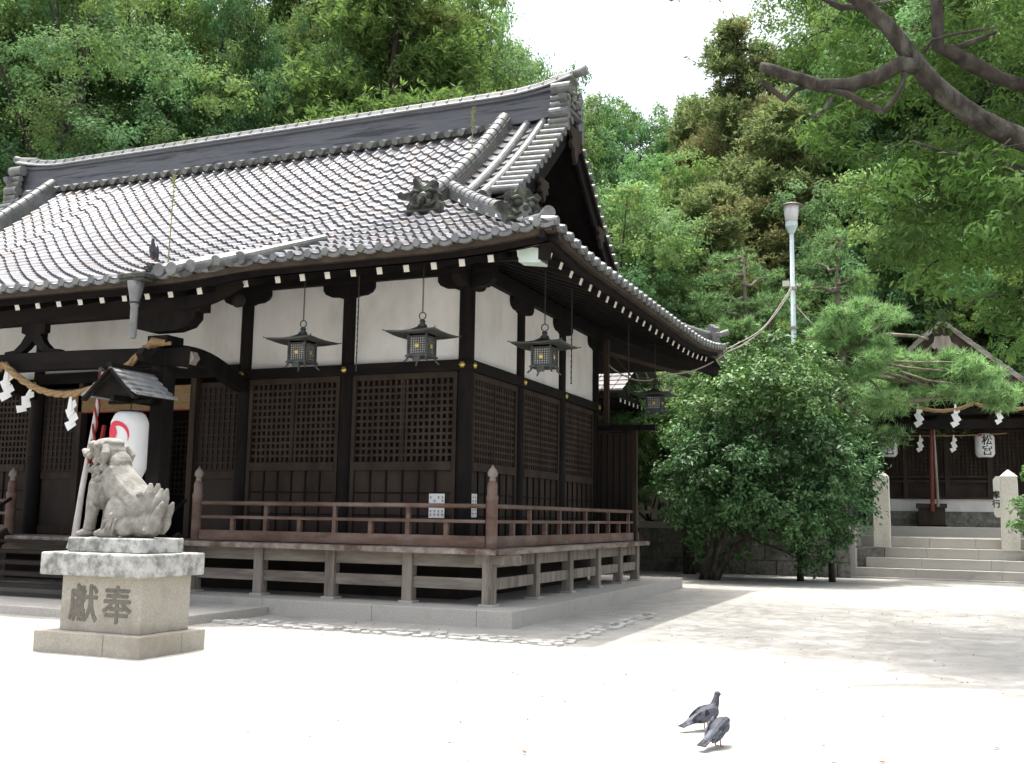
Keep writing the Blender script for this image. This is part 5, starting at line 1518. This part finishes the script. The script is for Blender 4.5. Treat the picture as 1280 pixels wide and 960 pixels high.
# corridor building behind the hall
def corridor():
    root = thing('rear_corridor', (-6.5, 15, 0), 'low tiled building behind the far corner of the hall with white rafter ends', 'outbuilding')
    b = MB(); b.box(-14, -3.2, 13.4, 16.6, 0, 4.3); b.build('wall', m_board, root)
    z0 = 4.75
    for s in (-1, 1):
        mb = MB(); cols = []; rg = random.Random(9)
        for k in range(9):
            v0 = 2.5-k*.28; v1 = v0-.3; za = z0+.2+k*.28*.55; zb = za+.3*.55
            xx = -15.0
            while xx < -2.3:
                g = .7+.35*rg.random()
                mb.add([(xx, 15+s*v0, za+.03), (xx+.28, 15+s*v0, za+.03), (xx+.28, 15+s*v1, zb), (xx, 15+s*v1, zb), (xx, 15+s*v0, za-.02), (xx+.28, 15+s*v0, za-.02)], [(0, 1, 2, 3), (4, 5, 1, 0)]); cols += [(g, g*.92, g*.86, 1)]*2
                xx += .3
        mb.build('tile_slope', m_tile, root, cols=cols)
    b = MB(); b.sweep([(x, 15, z0+1.55) for x in (-15, -2.25)], stack_section(.3, .3, .1)); b.build('roof_ridge', m_tiled, root)
    b = MB(); b.box(-15, -2.3, 12.6, 17.4, z0+.02, z0+.12); b.build('soffit', m_wood, root)
    b = MB(); b.add([(-2.7, 12.9, z0+.1), (-2.7, 17.1, z0+.1), (-2.7, 15, z0+1.6)], [(0, 1, 2)]); b.build('gable_wall', m_board, root)
    x = -14.8
    while x < -2.4:
        b = MB(); b.box(x, x+.08, 12.62, 13.4, z0-.09, z0+.015); r = b.build('rafter', m_wood, root)
        b = MB(); b.box(x-.002, x+.082, 12.605, 12.618, z0-.092, z0+.013); b.build('white_tip', m_white, r); x += .42
    y = 12.9
    while y < 17.2:
        b = MB(); b.box(-3.2, -2.32, y, y+.08, z0-.09, z0+.015); r = b.build('rafter', m_wood, root)
        b = MB(); b.box(-2.318, -2.305, y-.002, y+.082, z0-.092, z0+.013); b.build('white_tip', m_white, r); y += .42
corridor()
# ================================================================== VEGETATION
rng = np.random.default_rng(12)
def mesh_quads(name, V, F, C, m):
    """V (n,3), F (k,4) or (k,3), C (k,3) colours"""
    me = bpy.data.meshes.new(name); n = F.shape[1]
    me.vertices.add(len(V)); me.vertices.foreach_set('co', V.astype(np.float32).ravel())
    me.loops.add(F.size); me.loops.foreach_set('vertex_index', F.astype(np.int32).ravel())
    me.polygons.add(len(F)); me.polygons.foreach_set('loop_start', (np.arange(len(F))*n).astype(np.int32)); me.polygons.foreach_set('loop_total', np.full(len(F), n, dtype=np.int32))
    me.update(calc_edges=True)
    at = me.color_attributes.new('col', 'FLOAT_COLOR', 'CORNER')
    cc = np.ones((len(F), n, 4), dtype=np.float32); cc[:, :, :3] = C[:, None, :]
    at.data.foreach_set('color', cc.ravel()); me.materials.append(m)
    return me
def unit(a): return a/np.maximum(1e-9, np.linalg.norm(a, axis=1, keepdims=True))
def leaves(P, N, L, Wd, droop=0.0, dirs=None, bend=.12):
    """pointed leaves: bases P, facing normals N, length L; each a folded kite"""
    k = len(P); r = rng.normal(size=(k, 3)) if dirs is None else dirs
    d = unit(r-N*np.sum(r*N, axis=1, keepdims=True)); d[:, 2] -= droop; d = unit(d)
    s = unit(np.cross(N, d)); L = L[:, None]; Wd = Wd[:, None]
    V = np.empty((k, 4, 3)); V[:, 0] = P; V[:, 1] = P+d*L*.45+s*Wd*.5+N*L*bend; V[:, 2] = P+d*L; V[:, 3] = P+d*L*.45-s*Wd*.5+N*L*bend
    F = np.arange(k*4).reshape(k, 4)
    return V.reshape(-1, 3), F
def clumpcloud(centers, radii, per, flat=.66, shell=.62):
    """points around clumps, denser near each clump's surface"""
    out = []; nn = []; ids = []
    for i, (c, r) in enumerate(zip(centers, radii)):
        k = int(per*r*r); u = unit(rng.normal(size=(k, 3))); rad = r*(shell+(1-shell)*rng.random((k, 1))**.6)*(1+.18*rng.normal(size=(k, 1)))
        # knobbly: each clump made of sub-tufts
        sub = unit(rng.normal(size=(14, 3))); w = np.argmax(u@sub.T, axis=1); u2 = unit(u*.55+sub[w]*.45)
        p = u2*rad; p[:, 2] *= flat
        out.append(p+c); nn.append(unit(u2+np.array([0, 0, .7])+.55*rng.normal(size=(k, 3)))); ids.append(np.full(k, i))
    return np.concatenate(out), np.concatenate(nn), np.concatenate(ids)
def branchmesh(name, limbs, m):
    mb = MB()
    for pts, r in limbs: mb.tube(pts, r, 7)
    return mb
def wobble(a, b, n, amp, rg):
    a, b = Vector(a), Vector(b); out = []
    for i in range(n+1):
        t = i/n; p = a.lerp(b, t)
        if 0 < i < n: p += Vector((rg.uniform(-amp, amp), rg.uniform(-amp, amp), rg.uniform(-amp, amp)*.6))
        out.append(p)
    return out
def put(me, name, parent, loc=(0, 0, 0)):
    o = bpy.data.objects.new(name, me); COL.objects.link(o); o.parent = parent; o.location = loc; return o

def broad_proto(seed, H=13, R=4.2, leafm=None, per=520, tint=(1, 1, 1), size=.175, nclump=46, low=.28):
    rg = random.Random(seed); global rng; rng = np.random.default_rng(seed)
    root = bpy.data.objects.new('broadleaf_tree', None); COL.objects.link(root)
    cz = H*(low+1)/2; rz_ = H*(1-low)/2; cs = []; rs = []
    for i in range(nclump):
        u = unit(rng.normal(size=(1, 3)))[0]; k = .45+.55*rng.random()
        c = np.array([u[0]*R*k, u[1]*R*k, cz+u[2]*rz_*k]); cs.append(c); rs.append(rg.uniform(.8, 1.6))
    P, N, ids = clumpcloud(cs, rs, per)
    k = len(P); V, F = leaves(P, N, size*(.7+.6*rng.random(k)), size*.62*(.7+.6*rng.random(k)), droop=.25)
    tone = (.62+.75*rng.random(len(cs)))[ids]*(.8+.4*rng.random(k)); warm = (rng.random(len(cs))[ids]-.4)*.32
    C = np.stack([tone*(1+warm)*tint[0], tone*tint[1], tone*(1-warm)*tint[2]], 1)
    mb = MB(); tp = wobble((0, 0, -.6), (rg.uniform(-.5, .5), rg.uniform(-.5, .5), H*.86), 7, .22, rg); mb.tube(tp, [.34*R/4.2*(1-.8*i/7)+.03 for i in range(8)], 9)
    for c in cs[:30]:
        t = rg.uniform(.28, .75); s = Vector(tp[0]).lerp(Vector(tp[-1]), t); mb.tube(wobble(s, c, 4, .25, rg), [.11, .09, .07, .045, .02], 6)
    me = bpy.data.meshes.new('trunk'); me.from_pydata([tuple(v) for v in mb.v], [], mb.f); me.materials.append(m_bark); me.shade_smooth()
    put(me, 'trunk', root); put(mesh_quads('crown', V, F, C, leafm), 'crown', root)
    return root
def cedar_proto(seed, H=17, R=3.2, brown=.25, dens=1.0, leafm=None):
    rg = random.Random(seed); global rng; rng = np.random.default_rng(seed)
    root = bpy.data.objects.new('cedar_tree', None); COL.objects.link(root)
    mb = MB(); tp = [(0, 0, -.6), (.08, 0, H*.4), (0, .1, H*.75), (.05, 0, H)]; mb.tube(tp, [.3, .22, .12, .03], 9)
    Ps = []; Ds = []; Cs = []
    z = H*.12
    while z < H*.985:
        t = (z/H); rad = R*(1-t)**.62*(.75+.5*rg.random())+.25; a = rg.random()*6.28
        end = Vector((math.cos(a)*rad, math.sin(a)*rad, z+rad*rg.uniform(-.15, .35))); st = Vector((0, 0, z))
        pts = wobble(st, end, 4, .08*rad, rg); mb.tube(pts, [.05, .042, .033, .022, .01], 5)
        isb = rg.random() < brown
        nt_ = int((26+rad*30)*dens)
        for q in range(nt_):
            s = rg.random()**.6; p = st.lerp(end, .22+.78*s); off = np.array([rg.gauss(0, .2+.12*rad*s), rg.gauss(0, .2+.12*rad*s), rg.gauss(0, .16)])
            c = np.array(p)+off; tb = isb and rg.random() < .7
            for w in range(9):
                d = np.array([math.cos(a)*.5+rg.gauss(0, .55), math.sin(a)*.5+rg.gauss(0, .55), rg.gauss(.15, .5)])
                Ps.append(c+rg.uniform(0, .06)*d); Ds.append(d); g = rg.uniform(.65, 1.3)
                Cs.append((g*1.35, g*.95, g*.95) if tb and rg.random() < .8 else (g*1.05, g, g*.9))
        z += rg.uniform(.08, .2)
    P = np.array(Ps); D = unit(np.array(Ds)); k = len(P); N = unit(np.cross(D, rng.normal(size=(k, 3))))
    V, F = leaves(P, N, .13+.12*rng.random(k), .04+.035*rng.random(k), droop=.15, dirs=D, bend=.05)
    me = bpy.data.meshes.new('trunk'); me.from_pydata([tuple(v) for v in mb.v], [], mb.f); me.materials.append(m_bark); me.shade_smooth()
    put(me, 'trunk', root); put(mesh_quads('crown', V, F, np.array(Cs), leafm or m_cedar), 'crown', root)
    return root
def pine_crown(pads, tufts_per, nl=.15, nw=.012, per=16, seed=1, tone=1.0, up=.6):
    """pads (centre, rx, ry, rz): needle tufts on the upper side of flat pads"""
    global rng; rng = np.random.default_rng(seed); Cn = []
    for (c, rx, ry, rz_) in pads:
        k = int(tufts_per*rx*ry*rng.uniform(.7, 1.2)); u = unit(rng.normal(size=(k, 3))); r = (rng.random((k, 1)))**.4
        lump = 1+.25*np.sin(u[:, :1]*7+c[0])*np.cos(u[:, 1:2]*6)
        p = u*r*np.array([rx, ry, rz_])*lump; Cn.append(p+np.array(c))
    Cn = np.concatenate(Cn); k = len(Cn)
    base = np.repeat(Cn, per, axis=0); D = unit(rng.normal(size=(k*per, 3))+np.array([0, 0, up])); N = unit(np.cross(D, rng.normal(size=(k*per, 3))))
    L = nl*(.7+.5*rng.random(k*per)); S = unit(np.cross(N, D))
    V = np.empty((k*per, 3, 3)); V[:, 0] = base+S*nw*.5; V[:, 1] = base-S*nw*.5; V[:, 2] = base+D*L[:, None]
    F = np.arange(k*per*3).reshape(-1, 3); g = np.repeat(tone*(.5+.85*rng.random(k)), per)*(.75+.5*rng.random(k*per))
    C = np.stack([g*(1.0), g, g*.95], 1)
    return V.reshape(-1, 3), F, C
def pine_proto(seed, H=9, R=3.2):
    rg = random.Random(seed)
    root = bpy.data.objects.new('pine_tree', None); COL.objects.link(root); mb = MB()
    tp = wobble((0, 0, -.4), (.6, .2, H*.95), 7, .25, rg); mb.tube(tp, [.22, .19, .17, .15, .12, .09, .06, .03], 8); pads = []
    for i in range(40):
        t = rg.uniform(.25, 1.0); s = Vector(tp[0]).lerp(Vector(tp[-1]), t); a = rg.random()*6.28; rad = R*(1.15-t)**.7*rg.uniform(.5, 1.05)
        e = s+Vector((math.cos(a)*rad, math.sin(a)*rad, rg.uniform(-.1, .5))); mb.tube(wobble(s, e, 4, .14, rg), [.07, .055, .045, .035, .015], 6)
        pads.append((tuple(e), rg.uniform(.4, .8), rg.uniform(.4, .8), rg.uniform(.10, .18)))
    V, F, C = pine_crown(pads, 120, nl=.22, nw=.034, per=13, seed=seed, up=.9)
    me = bpy.data.meshes.new('trunk'); me.from_pydata([tuple(v) for v in mb.v], [], mb.f); me.materials.append(m_pinebark); me.shade_smooth()
    put(me, 'trunk', root); put(mesh_quads('crown', V, F, C, m_pine), 'crown', root)
    return root

PROTO = {'A': broad_proto(101, 24, 6.3, m_leafA, nclump=125), 'B': broad_proto(102, 24, 6.5, m_leafB, tint=(.95, 1, 1), nclump=125), 'C': broad_proto(103, 18, 5.2, m_leafC, nclump=85),
         'D': broad_proto(104, 24, 5.8, m_leafB, size=.14, nclump=125), 'K': cedar_proto(201, 18, 3.4, .22, 1.6), 'L': cedar_proto(202, 17, 3.6, .08, 1.8, leafm=m_leafA), 'P': pine_proto(301)}
USED = set()
def tree(kind, px, D, top, label, group, w=1.0, zbase=None, rot=None):
    """photo column px, distance D, pixel row of the crown top"""
    p = atd(px, 640, D); zt = atd(px, top, D).z
    H0 = {'A': 24, 'B': 24, 'C': 18, 'D': 24, 'K': 18, 'L': 17, 'P': 9}[kind]
    zb = max(0, (p.y-27)*.16) if zbase is None else zbase
    s = (zt-zb)/(H0*1.04); src = PROTO[kind]
    r = rot if rot is not None else (px*7 % 63)/10
    sc = (s*w, s*w, s)
    if kind not in USED:
        USED.add(kind); o = src; o.location = (p.x, p.y, zb); o.rotation_euler.z = r; o.scale = sc
    else:
        o = copy_tree(src, (p.x, p.y, zb), r, sc)
    tag(o, label, 'tree', group); return o
GB = 'forest trees behind the shrine'
FOREST = [
 # left, behind the hall (tops run out of the frame)
 ('B', -60, 46, -150, 'dark broadleaf tree cut by the left edge of the photo', .95), ('D', 55, 40, -130, 'dark tree rising above the left end of the tiled ridge', 1.0),
 ('A', 150, 46, -170, 'fresh green tree second from the left above the hall ridge', .75), ('B', 240, 43, -120, 'deep green tree left of the first sky gap above the hall', .55),
 ('L', 335, 50, -160, 'thin tree between the two sky gaps above the hall ridge', .6), ('D', 405, 44, -110, 'tree with dark limbs right of the sky gaps above the hall', .6),
 ('L', 480, 41, -130, 'soft feathery evergreen above the middle of the hall ridge', 1.0), ('A', 530, 45, -90, 'tall green tree above the right half of the hall ridge', .62),
 ('C', 590, 49, -12, 'pale green tree whose top meets the sky left of the open gap', .62), ('A', 655, 52, 50, 'rounded tree just behind the ridge end ogre tile', .6),
 ('C', 715, 55, 72, 'pale rounded tree right of the ridge end below the open sky', .6), ('B', 800, 60, 96, 'distant tree forming the low skyline under the open sky', 1.0),
 ('C', 770, 37, 210, 'bright leafy tree directly right of the hall gable', .95), ('A', 835, 44, 165, 'green tree between the bright tree and the brown tipped cedars', .85),
 ('K', 872, 50, 98, 'slim brown tipped cedar left of the tallest cedar', .7), ('K', 930, 46, 2, 'tallest brown tipped cedar whose top meets the sky near the top edge', .95),
 ('K', 890, 38, 205, 'brown tipped cedar standing lower in front of the tallest cedar', 1.1), ('K', 985, 42, 110, 'brown tipped cedar left of the overhanging branch', 1.15),
 ('L', 1085, 52, -60, 'pale feathery evergreen just right of the tallest cedar', .95), ('A', 1120, 47, -120, 'tall green tree behind the sawn overhanging limb', .75),
 ('D', 1150, 50, -140, 'dark tree behind the fork of the overhanging limb', 1.0), ('B', 1235, 45, -130, 'dark broadleaf tree behind the thick end of the overhanging limb', 1.0), ('D', 1330, 44, -120, 'dark tree cut by the right edge of the photo', 1.0),
 ('C', 1120, 40, 190, 'mid height pale tree above the small shrine roof left of its peak', 1.05), ('B', 1205, 39, 240, 'mid height dark tree directly above the small shrine gable', 1.1), ('A', 1285, 38, 270, 'mid height green tree above the right slope of the small shrine roof', 1.1),
 ('B', 1050, 39, 250, 'deep green tree behind the lamp post pines', 1.0), ('B', 830, 36, 330, 'dark low tree between the hall gable and the lamp post', 1.0),
 ('C', 862, 31, 425, 'sunlit bright bushy tree behind the hanging lantern at the far end', 1.15), ('B', 945, 35, 380, 'dark low tree behind the top of the glossy bush', 1.1),
 ('D', -20, 62, -60, 'distant tree in the gap at the far left', 1.1), ('B', 110, 64, -60, 'distant tree behind the fresh green tree at the left', 1.1), ('A', 440, 66, -40, 'distant tree behind the feathery evergreen', 1.0), ('D', 520, 64, -40, 'distant tree behind the right half of the hall ridge', 1.1), ('B', 610, 66, 30, 'distant tree behind the pale skyline tree', .6), ('B', 960, 62, 60, 'distant tree between the tallest cedar and the feathery evergreen', 1.0), ('B', 1120, 64, -30, 'distant tree behind the overhanging limb', 1.1), ('D', 1230, 62, -30, 'distant tree at the upper right corner', 1.1),
 ('B', 735, 60, 112, 'distant tree low behind the gable edge', .9), ('A', 880, 64, 130, 'distant tree low between the cedars', 1.0),
 ('D', 250, 62, 95, 'distant low tree below the sky gaps above the hall ridge', 1.1), ('B', 370, 64, 105, 'distant low tree at the foot of the right sky gap', 1.0),
]
for t in FOREST: tree(t[0], t[1], t[2], t[3], t[4], GB, w=t[5])
GP = 'pale layered pines around the lamp post'
tree('P', 925, 34.5, 292, 'layered pale green pine left of the lamp post', GP, w=.95, zbase=1.5)
tree('P', 1035, 35, 262, 'layered pine with thin dark stem right of the lamp post', GP, w=.9, zbase=1.5)
tree('P', 955, 34, 345, 'low layered pine behind the foot of the lamp post', GP, w=1.2, zbase=1.5)

# long needled pine reaching in front of the small shrine
def shrine_pine():
    base = atd(1050, 640, 29.8); bx, by = base.x, base.y
    root = thing('pine_tree', (bx, by, 1.4), 'long needled pine spreading in front of the small shrine gable', 'tree')
    rg = random.Random(77); mb = MB()
    def A(px, py, D): return atd(px, py, D)
    trunk = [Vector((bx, by, 1.2)), A(1048, 560, 29.8), A(1040, 500, 29.9), A(1052, 450, 30), A(1062, 420, 30.2), A(1058, 385, 30.4)]
    mb.tube(trunk, [.2, .18, .16, .13, .10, .05], 8)
    arms = [([A(1056, 440, 30), A(1085, 425, 30.6), A(1110, 418, 31.5), A(1145, 420, 32.0), A(1160, 424, 32.2)], .09), ([A(1042, 500, 29.9), A(1090, 505, 30.6), A(1150, 500, 31), A(1220, 492, 31.5), A(1265, 487, 32)], .08),
            ([A(1052, 450, 30), A(1090, 470, 30.8), A(1140, 478, 31.2), A(1200, 470, 31.7), A(1240, 480, 32)], .07), ([A(1062, 425, 30.2), A(1030, 420, 29.5), A(1008, 425, 29.3)], .06), ([A(1060, 400, 30.3), A(1080, 385, 30), A(1110, 380, 30.3)], .05)]
    for a, r in arms: mb.tube(a, [r*(1-.6*i/(len(a)-1)) for i in range(len(a))], 6)
    pads = []
    def pad(px, py, D, rx, rz_, ry=.7): pads.append((tuple(A(px, py, D)), rx, ry, rz_))
    for px, py in ((1010, 440), (1030, 415), (1050, 395), (1080, 385), (1110, 395), (1045, 430), (1075, 415), (1100, 430), (1020, 465), (1050, 470), (1080, 465), (1040, 500), (1075, 495), (1010, 480), (1095, 450)): pad(px, py, 29.8+rg.uniform(-.5, .8), .46, .24)
    for px, py in ((1105, 480), (1135, 465), (1165, 462), (1195, 465), (1225, 470), (1120, 500), (1150, 492), (1180, 490), (1210, 492), (1240, 488), (1265, 492), (1100, 505), (1250, 505), (1150, 452), (1185, 450), (1215, 455), (1125, 450), (1240, 470)): pad(px, py, 31+rg.uniform(-.4, .7), .40, .20)
    for c, rx, ry, rz_ in pads[::2]:
        s = trunk[3].lerp(Vector(c), .4); mb.tube(wobble(s, c, 3, .12, rg), [.04, .03, .025, .012], 5)
    mb.build('trunk', m_pinebark, root, smooth=True)
    V, F, C = pine_crown(pads, 215, nl=.28, nw=.026, per=20, seed=5, tone=1.25, up=.35)
    V = V-np.array([bx, by, 1.4]); put(mesh_quads('crown', V, F, C, m_pine), 'crown', root)
shrine_pine()

# glossy bush tree in front of the wall
def big_bush():
    x, y = .75, 13.9
    root = thing('camellia_tree', (x, y, 0), 'big rounded glossy dark green bush tree before the stone wall', 'tree')
    rg = random.Random(41); global rng; rng = np.random.default_rng(41); mb = MB()
    cs = []; rs = []
    # silhouette from the photo, placed about its own depth
    D = 28.3
    outline = [(866, 500), (888, 470), (900, 450), (940, 438), (980, 432), (1010, 445), (1035, 465), (1050, 500), (1062, 540), (1080, 575), (1085, 605), (1070, 640), (1050, 665), (1025, 685), (995, 680), (960, 660), (920, 655), (885, 665), (855, 650), (832, 625), (832, 595), (850, 545)]
    cxp, cyp = 955, 560
    for (px, py) in outline:
        for k in (.93, .66):
            qx, qy = cxp+(px-cxp)*k, cyp+(py-cyp)*k
            for dd in ((0,) if k > .9 else (-1.3, 1.2)):
                p = atd(qx, qy, D+dd); cs.append(np.array(p)); rs.append(rg.uniform(.5, .72) if k > .9 else rg.uniform(.62, .85))
    for k in range(16):
        p = atd(cxp+rg.uniform(-60, 60), cyp+rg.uniform(-60, 60), D+rg.uniform(-1.9, 1.5)); cs.append(np.array(p)); rs.append(rg.uniform(.7, .9))
    for px, py, r in ((880, 690, .35), (900, 700, .3), (1010, 705, .35), (870, 668, .4), (925, 690, .3)):
        cs.append(np.array(atd(px, py, D))); rs.append(r)
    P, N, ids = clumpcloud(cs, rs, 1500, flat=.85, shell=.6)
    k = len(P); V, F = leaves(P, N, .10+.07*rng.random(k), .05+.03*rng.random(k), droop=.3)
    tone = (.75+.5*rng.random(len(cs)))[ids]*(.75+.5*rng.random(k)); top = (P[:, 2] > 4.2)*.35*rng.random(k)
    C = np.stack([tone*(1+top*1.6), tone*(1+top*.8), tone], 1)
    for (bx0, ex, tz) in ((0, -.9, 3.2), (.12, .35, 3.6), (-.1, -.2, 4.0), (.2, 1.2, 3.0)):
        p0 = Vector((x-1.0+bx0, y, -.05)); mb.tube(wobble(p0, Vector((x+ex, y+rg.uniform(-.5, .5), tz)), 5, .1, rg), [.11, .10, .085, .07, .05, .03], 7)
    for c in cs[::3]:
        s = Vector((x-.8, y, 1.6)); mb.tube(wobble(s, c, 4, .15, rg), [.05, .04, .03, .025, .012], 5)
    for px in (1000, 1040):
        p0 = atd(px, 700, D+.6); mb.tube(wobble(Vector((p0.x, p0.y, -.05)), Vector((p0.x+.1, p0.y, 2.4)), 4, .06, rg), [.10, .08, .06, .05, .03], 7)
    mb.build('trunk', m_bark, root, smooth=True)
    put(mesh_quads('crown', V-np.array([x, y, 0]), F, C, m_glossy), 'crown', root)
big_bush()

# sprig at the right edge beside the gate post and shrubs on the terrace
def shrub(px, py, D, r, label, leafm, n=700, size=.10, zb=1.15):
    c = atd(px, py, D); root = thing('shrub', (c.x, c.y, zb), label, 'shrub', None)
    rg = random.Random(px); global rng; rng = np.random.default_rng(px)
    cs = [np.array(c)+rng.normal(size=3)*r*np.array([.5, .5, .35]) for _ in range(9)]; rs = [r*rg.uniform(.35, .6) for _ in cs]
    P, N, ids = clumpcloud(cs, rs, n/r/r*.6); k = len(P)
    V, F = leaves(P, N, size*(.7+.6*rng.random(k)), size*.5*(.7+.6*rng.random(k)), droop=.3); t = .7+.6*rng.random(k)
    put(mesh_quads('crown', V-np.array([c.x, c.y, zb]), F, np.stack([t, t, t], 1), leafm), 'crown', root)
    mb = MB()
    for q in cs: mb.tube(wobble(Vector((c.x, c.y, zb-.05)), q, 4, .05, rg), [.04, .035, .03, .02, .01], 5)
    mb.build('trunk', m_bark, root)
shrub(1297, 588, 27.5, .32, 'bright leafed shrub beside the right gate post at the photo edge', m_leafC, 1300, .12)
shrub(1300, 640, 28.5, .6, 'dark leafed shrub below the bright one at the right edge', m_leafB, 1500, .12)
shrub(812, 600, 32.5, 1.0, 'dark shrub between the wing screen and the bush above the wall', m_leafB, 6000, .12, 1.5)
shrub(770, 500, 33.5, .9, 'light green shrub seen under the far eave corner', m_leafC, 6000, .14, 1.5)
shrub(1262, 445, 34, 1.0, 'pale shrub over the right slope of the small shrine roof', m_leafC, 7000, .14, 5.0) if False else None

# overhanging tree at the upper right
def overhang():
    bx, by = 11.2, -1.5
    root = thing('overhanging_tree', (bx, by, 0), 'big broadleaf tree reaching in from the right with a thick forked sawn limb', 'tree')
    rg = random.Random(91); global rng; rng = np.random.default_rng(91); mb = MB()
    def A(px, py, D): return atd(px, py, D)
    D0 = 12.5
    fork = A(1300, 182, D0)
    mb.tube([Vector((bx, by, -.3)), Vector((bx-.1, by, 2.2)), Vector((bx-.6, by-.2, 4.2)), Vector((fork.x+.6, fork.y, fork.z-.3))], [.55, .42, .36, .2], 12)
    mb.tube([Vector((fork.x+.6, fork.y, fork.z-.3)), fork, A(1262, 168, D0), A(1225, 150, 12.4), A(1190, 126, 12.3), A(1160, 98, 12.2), A(1135, 66, 12.1), A(1108, 30, 12.0), A(1075, 2, 11.9), A(1030, -30, 11.8), A(960, -80, 11.6)], [.15, .13, .125, .12, .112, .107, .10, .09, .075, .055, .035], 12)
    mb.tube([A(1150, 84, 12.15), A(1125, 80, 12.0), A(1098, 96, 11.9), A(1060, 107, 11.8), A(1025, 107, 11.7), A(990, 96, 11.6), A(962, 86, 11.5), A(950, 83, 11.5)], [.095, .09, .086, .082, .077, .068, .06, .052], 10)
    mb.tube([A(1034, 112, 11.7), A(1060, 118, 11.7), A(1085, 132, 11.75), A(1105, 139, 11.8), A(1118, 124, 11.85), A(1128, 106, 11.9), A(1130, 92, 12)], [.03, .04, .042, .038, .033, .028, .03], 8)
    mb.tube([A(948, 98, 11.5), A(962, 110, 11.5), A(982, 125, 11.5), A(995, 112, 11.6), A(1012, 108, 11.7)], [.018, .03, .035, .028, .02], 7)
    mb.tube([A(1040, 122, 11.7), A(1030, 138, 11.6), A(1008, 150, 11.5)], [.028, .022, .01], 6)
    mb.tube([A(1168, -20, 12.6), A(1172, 20, 12.6), A(1172, 58, 12.6), A(1195, 68, 12.6), A(1222, 84, 12.7), A(1250, 98, 12.8), A(1295, 112, 12.9)], [.07, .065, .075, .085, .09, .08, .08], 8)
    mb.tube([A(1188, 62, 12.6), A(1215, 52, 12.6), A(1245, 40, 12.7)], [.035, .03, .02], 6)
    mb.tube([A(1155, 66, 12.5), A(1165, 50, 12.5), A(1195, 42, 12.5), A(1250, 34, 12.5)], [.02, .02, .018, .012], 6)
    mb.tube([A(1020, -8, 12.2), A(1050, 9, 12.2), A(1080, 8, 12.2), A(1112, 2, 12.3)], [.03, .04, .035, .02], 6)
    mb.tube([A(1190, 110, 12.4), A(1215, 130, 12.3), A(1250, 165, 12.3)], [.02, .016, .01], 6)
    mb.tube([A(1300, 222, 12.8), A(1250, 204, 12.6), A(1222, 195, 12.5), A(1180, 190, 12.4), A(1140, 176, 12.3)], [.06, .045, .03, .02, .01], 7)
    cl_ = []; rs = []
    def C_(px, py, D, r): cl_.append(np.array(A(px, py, D))); rs.append(r)
    for k in range(75):       # feathery sprays around the limbs
        px = rg.uniform(965, 1300); py = rg.uniform(-20, 215)
        if px < 1035 and (py < 25 or py > 175): continue
        C_(px, py, 13.6+rg.uniform(-.9, 2.4), rg.uniform(.22, .42))
    for k in range(70):       # lower right mass
        px = rg.uniform(1120, 1310); py = rg.uniform(195, 345)-(1300-px)*.1
        C_(px, py, 13+rg.uniform(-1.2, 2.5), rg.uniform(.22, .42))
    for px, py, r in ((1010, 165, .25), (1040, 185, .3), (1075, 200, .3), (1100, 250, .28), (1120, 300, .3), (1150, 350, .28), (1190, 360, .28), (1230, 375, .25), (1262, 400, .35), (1285, 380, .4), (1275, 430, .3), (1175, 395, .2), (1100, 320, .2), (1085, 348, .16)): C_(px, py, 12.6, r)
    # canopy over the yard, above the frame: it throws the dappled shade
    nf = len(cl_)
    for k in range(150):
        q = np.array([rg.uniform(.8, 12.0), rg.uniform(-2.8, 8.5), 11.5+rg.random()*1.5])
        if q[1] < 1.8-(q[0]-.8)*.95: continue
        for _ in range(12):
            px_, py_, pz_ = (ROT @ (q-EYE))
            if 480+FPX*py_/pz_ > -75: q[2] += .5
        cl_.append(q); rs.append(rg.uniform(1.0, 1.6))
    P, N, ids = clumpcloud(cl_[:nf], rs[:nf], 1150, flat=.6, shell=.3); k = len(P)
    V1, F1 = leaves(P, N, .085+.075*rng.random(k), .028+.024*rng.random(k), droop=.5)
    t1 = (.5+.85*rng.random(len(cl_)))[ids]*(.75+.5*rng.random(k))
    P2, N2, ids2 = clumpcloud(cl_[nf:], rs[nf:], 200, flat=.6, shell=.35); k2 = len(P2)
    V2, F2 = leaves(P2, N2, .10+.08*rng.random(k2), .05+.04*rng.random(k2), droop=.3); t2 = .8+.4*rng.random(k2)
    V = np.concatenate([V1, V2]); F = np.concatenate([F1, F2+len(V1)]); t = np.concatenate([t1, t2])
    for c in cl_[:nf:3]: 
        s = Vector(c)+Vector((rg.uniform(.2, .8), rg.uniform(-.3, .3), rg.uniform(.1, .4))); mb.tube(wobble(s, c, 3, .06, rg), [.012, .01, .008, .004], 4)
    for c in cl_[nf::4]:
        mb.tube(wobble((bx-.5, by, 6.0), c, 4, .3, rg), [.12, .10, .08, .05, .02], 6)
    mb.tube([(bx-.1, by, 2.2), (bx, by+.2, 4.5), (bx-.5, by, 6.3)], [.4, .32, .2], 10)
    mb.build('trunk', m_bark, root, smooth=True)
    put(mesh_quads('crown', V-np.array([bx, by, 0]), F, np.stack([t*1.05, t, t*.9], 1), m_leafO), 'crown', root)
overhang()
for o in list(COL.objects):      # drop prototypes never used
    if o.parent is None and o.type == 'EMPTY' and 'category' not in o: 
        print('unused', o.name)
